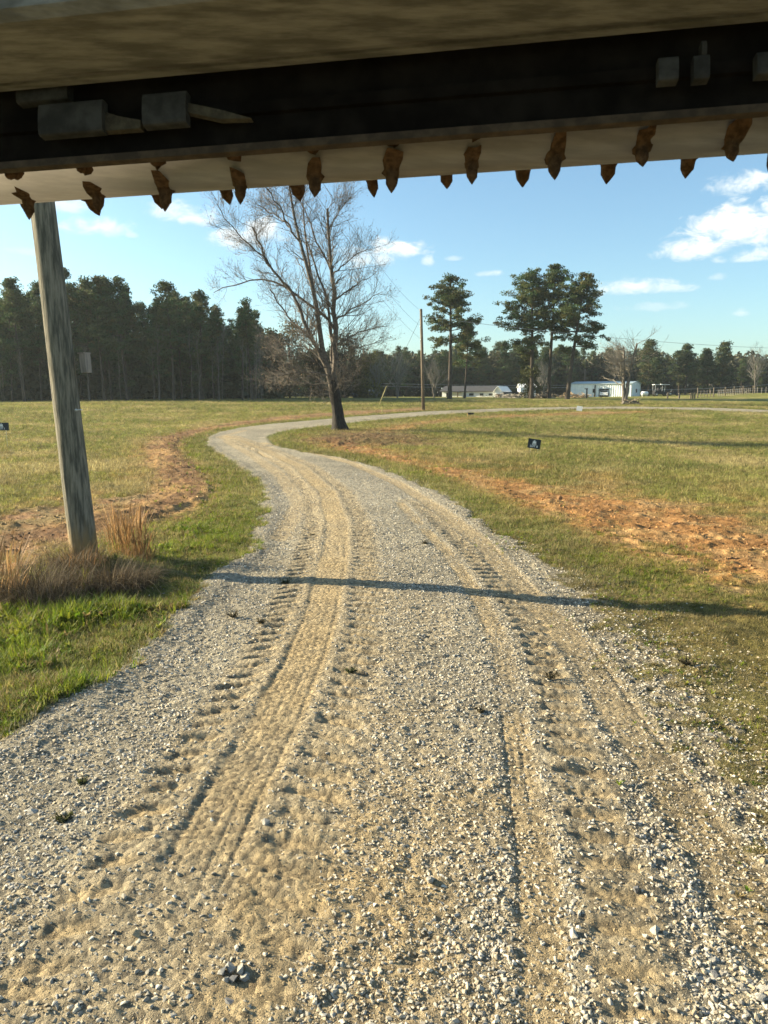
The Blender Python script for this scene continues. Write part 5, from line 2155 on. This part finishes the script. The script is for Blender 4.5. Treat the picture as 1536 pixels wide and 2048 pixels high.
def power_rake():
    psi = math.atan(.147)
    ca, sa = math.cos(psi), math.sin(psi)

    def P(a, up, dz):
        """a along the roller, up and dz (away) in the machine's frame"""
        return camspace(a * ca + dz * sa, up, 1.85 - a * sa + dz * ca)
    O = P(0, .95, 0)
    root = thing('power_rake', O, 'raised dusty landscape rake with a toothed roller across the top of the view', 'machine')

    def ext(poly, a0, a1, name, mat, smooth=False, seg=1):
        """poly in (up, dz) extruded along the roller"""
        n = len(poly)
        av = np.linspace(a0, a1, seg + 1)
        V = np.array([P(a, u, d) for a in av for u, d in poly]) - O
        F = [[s * n + i, s * n + (i + 1) % n, (s + 1) * n + (i + 1) % n, (s + 1) * n + i] for s in range(seg) for i in range(n)]
        m = MB()
        m.add(V, F)
        m.F.setdefault(n, []).append(np.array([list(range(n))[::-1], list(range(seg * n, seg * n + n))]))
        return m.build(name, mat, root, smooth)
    A0, A1 = -1.45, 1.45
    # main beam: rounded lower corners, seen from below
    ext([(1.036, -.23), (1.030, -.25), (1.034, -.43), (1.05, -.45), (1.40, -.45), (1.40, -.23)], A0, A1, 'main_beam', M_rake)
    ext([(1.032, -.226), (1.052, -.226), (1.052, -.20), (1.032, -.205)], A0, A1, 'beam_flange', M_rake)
    # black housing panel and its rusty lower lip
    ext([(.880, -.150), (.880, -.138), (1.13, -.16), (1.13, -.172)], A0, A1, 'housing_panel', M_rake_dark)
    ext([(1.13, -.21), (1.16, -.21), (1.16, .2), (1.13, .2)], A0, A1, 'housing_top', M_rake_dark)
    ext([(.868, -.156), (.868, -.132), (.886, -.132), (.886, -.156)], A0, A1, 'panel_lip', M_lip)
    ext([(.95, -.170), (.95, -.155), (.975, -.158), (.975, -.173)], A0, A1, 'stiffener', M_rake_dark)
    # roller
    RC, RR = (.959, 0.0), .10
    th = np.arange(40) * 2 * PI / 40
    ext([(RC[0] + RR * math.sin(t), RC[1] + RR * math.cos(t)) for t in th], A0 + .03, A1 - .03, 'roller', M_roller, True)
    for a0, a1 in ((A0, A0 + .03), (A1 - .03, A1)):
        ext([(.85, -.16), (1.13, -.16), (1.13, .15), (.85, .15)], a0, a1, 'end_plate', M_rake_dark)
    # carbide teeth in helical rows
    r = np.random.default_rng(4)

    def tooth(a, ang, L, seed, fat=1.0):
        """ang: turned from the lower tangent of the view towards the camera (+) or away (-)"""
        base_ang = math.radians(24.6)
        # outward normal in (up, dz); at ang=0 it points down and away, square to the view
        nu, nd = -math.cos(base_ang - math.radians(ang)), math.sin(base_ang - math.radians(ang))
        p0 = P(a, RC[0] + nu * (RR - .006), RC[1] + nd * (RR - .006)) - O
        p1 = P(a, RC[0] + nu * (RR + L), RC[1] + nd * (RR + L)) - O
        d = (p1 - p0) / np.linalg.norm(p1 - p0)
        tl = np.linalg.norm(p1 - p0)
        q = np.cross(d, [0.3, 1, .2])
        q /= np.linalg.norm(q)
        w = np.cross(d, q)
        circ = camspace(0, -nd, nu) - CAM
        circ = circ * (1 if circ[2] > 0 else -1)
        prof = [(0, .027), (.10, .0235), (.22, .0190), (.34, .0172), (.60, .0165), (.66, .0140), (.84, .0080), (.96, .0030), (1.0, .0012)]
        k = 9
        V, F = [], []
        ph = r.random() * 6
        for j, (t, rad) in enumerate(prof):
            for i in range(k):
                an = i * 2 * PI / k + ph
                rr = rad * fat * (1 + (.17 if t < .2 else .045) * r.normal())
                off = (q * math.cos(an) + w * math.sin(an)) * rr
                if j == 0:                     # caked soil tails away round the roller
                    cu = float(off @ circ)
                    off = off + circ * (max(cu, 0) * 2.4)
                V.append(p0 + d * tl * t + off)
        for j in range(len(prof) - 1):
            for i in range(k):
                F.append([j * k + i, j * k + (i + 1) % k, (j + 1) * k + (i + 1) % k, (j + 1) * k + i])
        m = MB()
        m.add(np.array(V), [np.array(F)])
        m.F.setdefault(k, []).append(np.array([np.arange(k) + (len(prof) - 1) * k]))
        m.build('tooth', M_tooth, root, True)

    def a_of(u, up, dz):
        """offset along the roller that shows at photo column u"""
        lo, hi = -1.5, 1.5
        for _ in range(40):
            mid = .5 * (lo + hi)
            q = P(mid, up, dz) - CAM
            zc = q[1] * CP - q[2] * SP
            uu = CX + F_PX * q[0] / zc
            lo, hi = (mid, hi) if uu < u else (lo, mid)
        return .5 * (lo + hi)
    step = None
    a_mid = a_of(777, RC[0] - .12, -.06)
    sp = a_of(942, RC[0] - .12, -.06) - a_mid
    a_low = a_of(738, RC[0] - .12, .06)
    for i in range(-7, 8):
        a = a_mid + i * sp
        if abs(a) < 1.40:
            f = a / 1.1
            tooth(a + r.normal(0, .003), 33 + 15 * f + r.normal(0, 2.5), .056 * (1 + .10 * r.normal()), i, .88 + .06 * r.normal())
            tooth(a + sp * .08, 84 + 8 * f, .045, i + 70, .9)
        a = a_low + i * sp
        if abs(a) < 1.40:
            f = a / 1.1
            tooth(a + r.normal(0, .003), -25 + 5 * f + r.normal(0, 2), .054 * (1 + .08 * r.normal()), i + 40, 1 + .08 * r.normal())
    # fittings in the dark recess, left: two grey couplings and caked gussets
    def block(u0, u1, v0, v1, dz, name, mat, taper=0.0):
        up0 = None
        am = a_of((u0 + u1) / 2, 1.0, dz)
        q = P(am, 1.0, dz) - CAM
        zc = q[1] * CP - q[2] * SP
        ua, ub = (CY - v1) / F_PX * zc, (CY - v0) / F_PX * zc
        a0, a1 = a_of(u0, ua, dz), a_of(u1, ua, dz)
        n = 10
        poly = [(ua + (ub - ua) * (.5 - .5 * math.cos(t)), dz - .009 * math.sin(t) ** .5) for t in np.linspace(0, PI, n)] + [(ub, dz + .02), (ua, dz + .02)]
        o = ext(poly, a0, a1, name, mat, False)
        return o
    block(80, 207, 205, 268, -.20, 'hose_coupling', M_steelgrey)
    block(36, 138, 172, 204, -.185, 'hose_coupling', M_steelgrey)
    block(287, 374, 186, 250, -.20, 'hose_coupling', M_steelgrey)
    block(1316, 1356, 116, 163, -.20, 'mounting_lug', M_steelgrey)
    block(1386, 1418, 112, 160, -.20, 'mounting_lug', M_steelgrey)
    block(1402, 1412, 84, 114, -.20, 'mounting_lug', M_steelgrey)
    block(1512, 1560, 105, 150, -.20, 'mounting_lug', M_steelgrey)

    def gusset(px, dz, name, mat):
        V = []
        for off in (0, .02):
            for (u, v) in px:
                a = a_of(u, 1.0, dz)
                q = P(a, 1.0, dz) - CAM
                zc = q[1] * CP - q[2] * SP
                V.append(P(a_of(u, (CY - v) / F_PX * zc, dz), (CY - v) / F_PX * zc, dz + off) - O)
        n = len(px)
        m = MB()
        m.add(np.array(V), [[i, (i + 1) % n, n + (i + 1) % n, n + i] for i in range(n)])
        m.F.setdefault(n, []).append(np.array([list(range(n))[::-1], list(range(n, 2 * n))]))
        m.build(name, mat, root)
    gusset([(374, 205), (440, 219), (502, 236), (440, 238), (374, 224)], -.195, 'gusset', M_mud)
    gusset([(206, 222), (236, 232), (281, 240), (281, 256), (230, 260), (197, 262)], -.192, 'gusset', M_mud)
    # dust ledges and lumps of caked soil along the lip
    return root


power_rake()


# ------------------------------------------------------------------ thin volume added to lift dark tones like windscreen glare
VEIL = 0.00026
m = bpy.data.materials.new('glare_veil')
m.use_nodes = True
t = m.node_tree
t.nodes.clear()
N = NT(t)
out = N.n('ShaderNodeOutputMaterial')
v = N.n('ShaderNodeVolumePrincipled')
v.inputs['Color'].default_value = (.80, .90, .95, 1)
v.inputs['Density'].default_value = VEIL
v.inputs['Anisotropy'].default_value = .2
t.links.new(v.outputs[0], out.inputs['Volume'])
bx = MB()
bx.box(-1600, 1600, -1600, 1600, -2.0, 24.0)
hz_o = bx.build('glare_veil', m)
tag(hz_o, kind='stuff')
